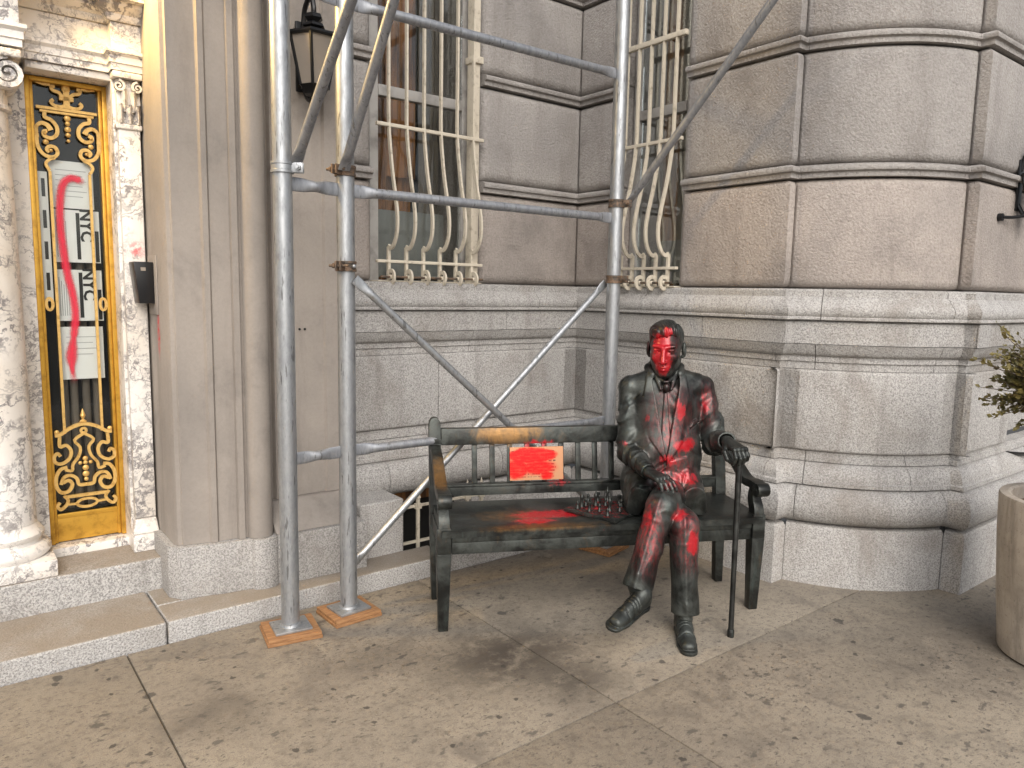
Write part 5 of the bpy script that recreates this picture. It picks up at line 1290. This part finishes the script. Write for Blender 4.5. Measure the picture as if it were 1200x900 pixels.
# ---- body: head, neck, limbs and hands in one surface
B = Field((-0.275, -0.60, 0.03), (0.335, 0.20, 1.385), 0.0034)
B.ell((0.0, 0.05, 0.90), (0.13, 0.085, 0.17), 0.04); B.ell((0, 0.05, 0.62), (0.12, 0.09, 0.15), 0.05)
for a, b, ra, rb in ((SH1, EL1, 0.036, 0.032), (EL1, WR1, 0.032, 0.027), (SH2, EL2, 0.036, 0.032), (EL2, WR2, 0.032, 0.027), (HIP1, KN1, 0.055, 0.045), (KN1, AN1, 0.042, 0.030), (HIP2, KN2, 0.055, 0.045), (KN2, AN2, 0.042, 0.030),
                     (AN1, (-0.185, -0.50, 0.215), 0.026, 0.026), (AN2, (0.045, -0.44, 0.06), 0.026, 0.022), ((-0.11, 0.05, 1.02), (0.12, 0.05, 1.02), 0.04, 0.04)):
    B.cap(a, b, ra, rb, 0.02)
# hand resting on the crossed knee
def hand(F, wrist, dirn, back, side, curl, size=1.0, spread=1.0, thumb=None):
    """palm from the wrist along dirn; back = direction of the back of the hand, side = towards the thumb"""
    w = np.array(wrist, float); f = np.array(dirn, float); f /= np.linalg.norm(f); b = np.array(back, float); b = b - f * (b @ f); b /= np.linalg.norm(b); s_ = np.cross(f, b); s_ = s_ * (1 if s_ @ np.array(side) > 0 else -1)
    P = lambda u, v, n_: w + (f * u + s_ * v + b * n_) * size
    for v in (-0.026, -0.009, 0.009, 0.026): F.cap(P(0.0, v * 0.55, 0), P(0.085, v, 0.004), 0.017 * size, 0.0135 * size, 0.012)
    for v, L_, sp in ((0.030, 0.074, 0.10), (0.010, 0.084, 0.03), (-0.010, 0.078, -0.04), (-0.029, 0.062, -0.12)):
        p = P(0.088, v, 0.004); ang = curl[0]; q = p; r0 = 0.0098 * size
        for k, (fr, c) in enumerate(zip((0.46, 0.31, 0.23), curl)):
            ang = c if k == 0 else ang + c
            dr = f * math.cos(ang) - b * math.sin(ang) + s_ * sp * spread; dr /= np.linalg.norm(dr)
            q2 = q + dr * L_ * fr * size
            F.cap(q, q2, r0, r0 * 0.92, 0.004); r0 *= 0.92; q = q2
        F.ell(p + b * 0.004, (0.0105 * size,) * 3, 0.006)
    t = thumb or [(0.02, 0.026, -0.006), (0.055, 0.052, -0.014), (0.085, 0.058, -0.022), (0.105, 0.054, -0.030)]
    for a, c, r1, r2 in zip(t[:-1], t[1:], (0.016, 0.012, 0.011), (0.012, 0.011, 0.0095)): F.cap(P(*a), P(*c), r1 * size, r2 * size, 0.006)
hand(B, (-0.100, -0.232, 0.690), (0.46, -0.84, -0.12), (-0.10, 0.0, 1.0), (0.9, 0.4, 0.0), (0.25, 0.55, 0.35), 1.0)
# hand closed over the head of the cane
hand(B, (0.243, -0.262, 0.846), (0.32, -0.90, -0.25), (0.05, -0.25, 1.0), (-1.0, 0, 0), (0.75, 0.95, 0.55), 1.0, 0.7, [(0.02, 0.026, -0.006), (0.045, 0.046, -0.022), (0.068, 0.042, -0.046), (0.080, 0.026, -0.058)])
# neck and head
HC = np.array((-0.004, 0.000, 1.245)); yaw, pit = R(-17), R(9)
Rz = np.array(((math.cos(yaw), -math.sin(yaw), 0), (math.sin(yaw), math.cos(yaw), 0), (0, 0, 1))); Rx = np.array(((1, 0, 0), (0, math.cos(pit), -math.sin(pit)), (0, math.sin(pit), math.cos(pit))))
HR = Rz @ Rx
HS = 1.045
def hp(p): return HC + HR @ np.array(p, float) * HS
B.cap((0.0, 0.045, 1.06), hp((0, 0.022, -0.075)), 0.064, 0.057, 0.03)
def hsub(F, lo=(-0.14, -0.17, 1.08), hi=(0.14, 0.16, 1.385)):
    sl, (X, Y, Z) = F.sub(lo, hi); X = (X - HC[0]) / HS; Y = (Y - HC[1]) / HS; Z = (Z - HC[2]) / HS; M = HR.T
    return sl, (M[0, 0] * X + M[0, 1] * Y + M[0, 2] * Z, M[1, 0] * X + M[1, 1] * Y + M[1, 2] * Z, M[2, 0] * X + M[2, 1] * Y + M[2, 2] * Z)
sl, (x, y, z) = hsub(B); ax_ = np.abs(x); A3 = lambda *p: np.array(p, float)
D = ellip(x, y, z, A3(0, 0.018, 0.040), A3(0.073, 0.094, 0.082))
D = smin(D, ellip(x, y, z, A3(0, -0.028, -0.018), A3(0.062, 0.072, 0.092)), 0.03)
D = smin(D, capsule(ax_, y, z, A3(0.046, 0.010, -0.058), A3(0.012, -0.064, -0.100), 0.022, 0.022), 0.035)
D = smin(D, ellip(x, y, z, A3(0, -0.076, -0.101), A3(0.019, 0.015, 0.016)), 0.014)
D = smin(D, ellip(ax_, y, z, A3(0.044, -0.062, -0.022), A3(0.019, 0.022, 0.017)), 0.02)
D = smin(D, capsule(ax_, y, z, A3(0.010, -0.094, 0.026), A3(0.046, -0.080, 0.030), 0.0085, 0.0075), 0.012)
D = smax(D, -ellip(ax_, y, z, A3(0.031, -0.106, 0.008), A3(0.017, 0.022, 0.0125)), 0.012)
D = smin(D, ellip(ax_, y, z, A3(0.031, -0.0775, 0.006), A3(0.0145, 0.0110, 0.0100)), 0.003)
D = smin(D, capsule(ax_, y, z, A3(0.018, -0.090, 0.014), A3(0.044, -0.081, 0.013), 0.0042, 0.0042), 0.003)
D = smin(D, capsule(ax_, y, z, A3(0.020, -0.088, -0.002), A3(0.042, -0.080, 0.000), 0.0035, 0.0035), 0.004)
D = smin(D, capsule(x, y, z, A3(0, -0.095, 0.022), A3(0, -0.124, -0.034), 0.0080, 0.0120), 0.010)
D = smin(D, ellip(ax_, y, z, A3(0.0125, -0.108, -0.038), A3(0.0085, 0.0105, 0.0085)), 0.006)
D = smax(D, -ellip(ax_, y, z, A3(0.0065, -0.116, -0.047), A3(0.004, 0.006, 0.004)), 0.003)
D = smin(D, ellip(x, y, z, A3(0, -0.086, -0.066), A3(0.028, 0.016, 0.022)), 0.014)
D = smin(D, capsule(ax_, y, z, A3(0.0, -0.1035, -0.0635), A3(0.020, -0.094, -0.066), 0.0050, 0.0035), 0.004)
D = smin(D, capsule(ax_, y, z, A3(0.0, -0.1015, -0.0755), A3(0.017, -0.093, -0.073), 0.0062, 0.004), 0.004)
D = smax(D, -capsule(ax_, y, z, A3(0.0, -0.1095, -0.0695), A3(0.024, -0.098, -0.0695), 0.0026, 0.0022), 0.003)
D = smax(D, -capsule(ax_, y, z, A3(0.017, -0.112, -0.044), A3(0.031, -0.098, -0.068), 0.0030, 0.0030), 0.008)
D = smin(D, ellip(ax_, y, z, A3(0.0815, 0.014, -0.004), A3(0.0110, 0.020, 0.036)), 0.006)
D = smax(D, -ellip(ax_, y, z, A3(0.0890, 0.008, 0.0), A3(0.0060, 0.010, 0.018)), 0.004)
D = smin(D, ellip(ax_, y, z, A3(0.0755, 0.006, -0.034), A3(0.007, 0.009, 0.010)), 0.004)
B.D[sl] = smin(B.D[sl], D.astype(np.float32), 0.015)
link(B.mesh('body'), 'body', 'bronze_statue', stat)
# ---- hair, combed over from a side parting
Hh = Field((-0.125, -0.16, 1.17), (0.125, 0.15, 1.40), 0.0028)
sl, (x, y, z) = hsub(Hh, (-0.2, -0.2, 1.1), (0.2, 0.2, 1.5)); ax_ = np.abs(x)
D = ellip(x, y, z, A3(0, 0.018, 0.044), A3(0.0785, 0.100, 0.0870))
D = smin(D, ellip(x, y, z, A3(-0.008, -0.030, 0.092), A3(0.060, 0.050, 0.032)), 0.03)
part = np.exp(-((x - 0.040) / 0.006) ** 2) * (z > 0.05) * 0.005
comb = 0.0028 * np.sin(190 * (y + 0.55 * x) + 6 * np.sin(30 * x)) * np.clip((z - 0.03) / 0.04, 0, 1) + 0.0022 * np.sin(210 * x * 0.6 + 150 * y) * np.clip((0.05 - z) / 0.04, 0, 1)
D = D + part - comb
# hairline: above the brow in front, past the temples, in front of the ear, down to the nape
line = np.where(y < -0.045, 0.070 - 0.16 * (ax_ > 0.05) * (ax_ - 0.05) - 0.1 * (y + 0.10), np.where(y < -0.012, 0.064 - (y + 0.045) * 2.4, np.where(y < 0.0, -0.018, np.where(y < 0.045, 0.030, -0.045))))
line = line + 0.005 * np.sin(150 * x + 40 * y) + 0.004 * np.sin(70 * x + 1.0) + 0.010 * np.clip((x - 0.01) / 0.03, 0, 1) * (y < -0.045)
D = smax(D, (line - z).astype(np.float32), 0.014)
Hh.D[sl] = D
link(Hh.mesh('hair'), 'hair', 'bronze_statue', stat)

# ------------------------------------------------------------------ cane
cane = empty('walking_cane', S0 + Vector((0.253, -0.420, 0.0)))
tag(cane, 'slim dark bronze walking cane under the seated figure\'s hand', 'cane')
tp = Vector((0.020, 0.082, 0.775))
MB().tube([(0, 0, 0.0), (tp * 0.02), (tp * 0.25), tp * 0.6, tp], [0.0125, 0.012, 0.0115, 0.0125, 0.0145], 14).build('shaft', 'bronze_cane', cane, smooth=50)
MB().lathe([(0.0150, 0.0), (0.0150, 0.03), (0.0130, 0.034)], (0, 0, 0), 14).build('ferrule', 'bronze_cane', cane)
MB().ball(tuple(tp + Vector((0.0, 0.0, 0.012))), (0.024, 0.026, 0.022), 14, 10).build('knob', 'bronze_cane', cane)
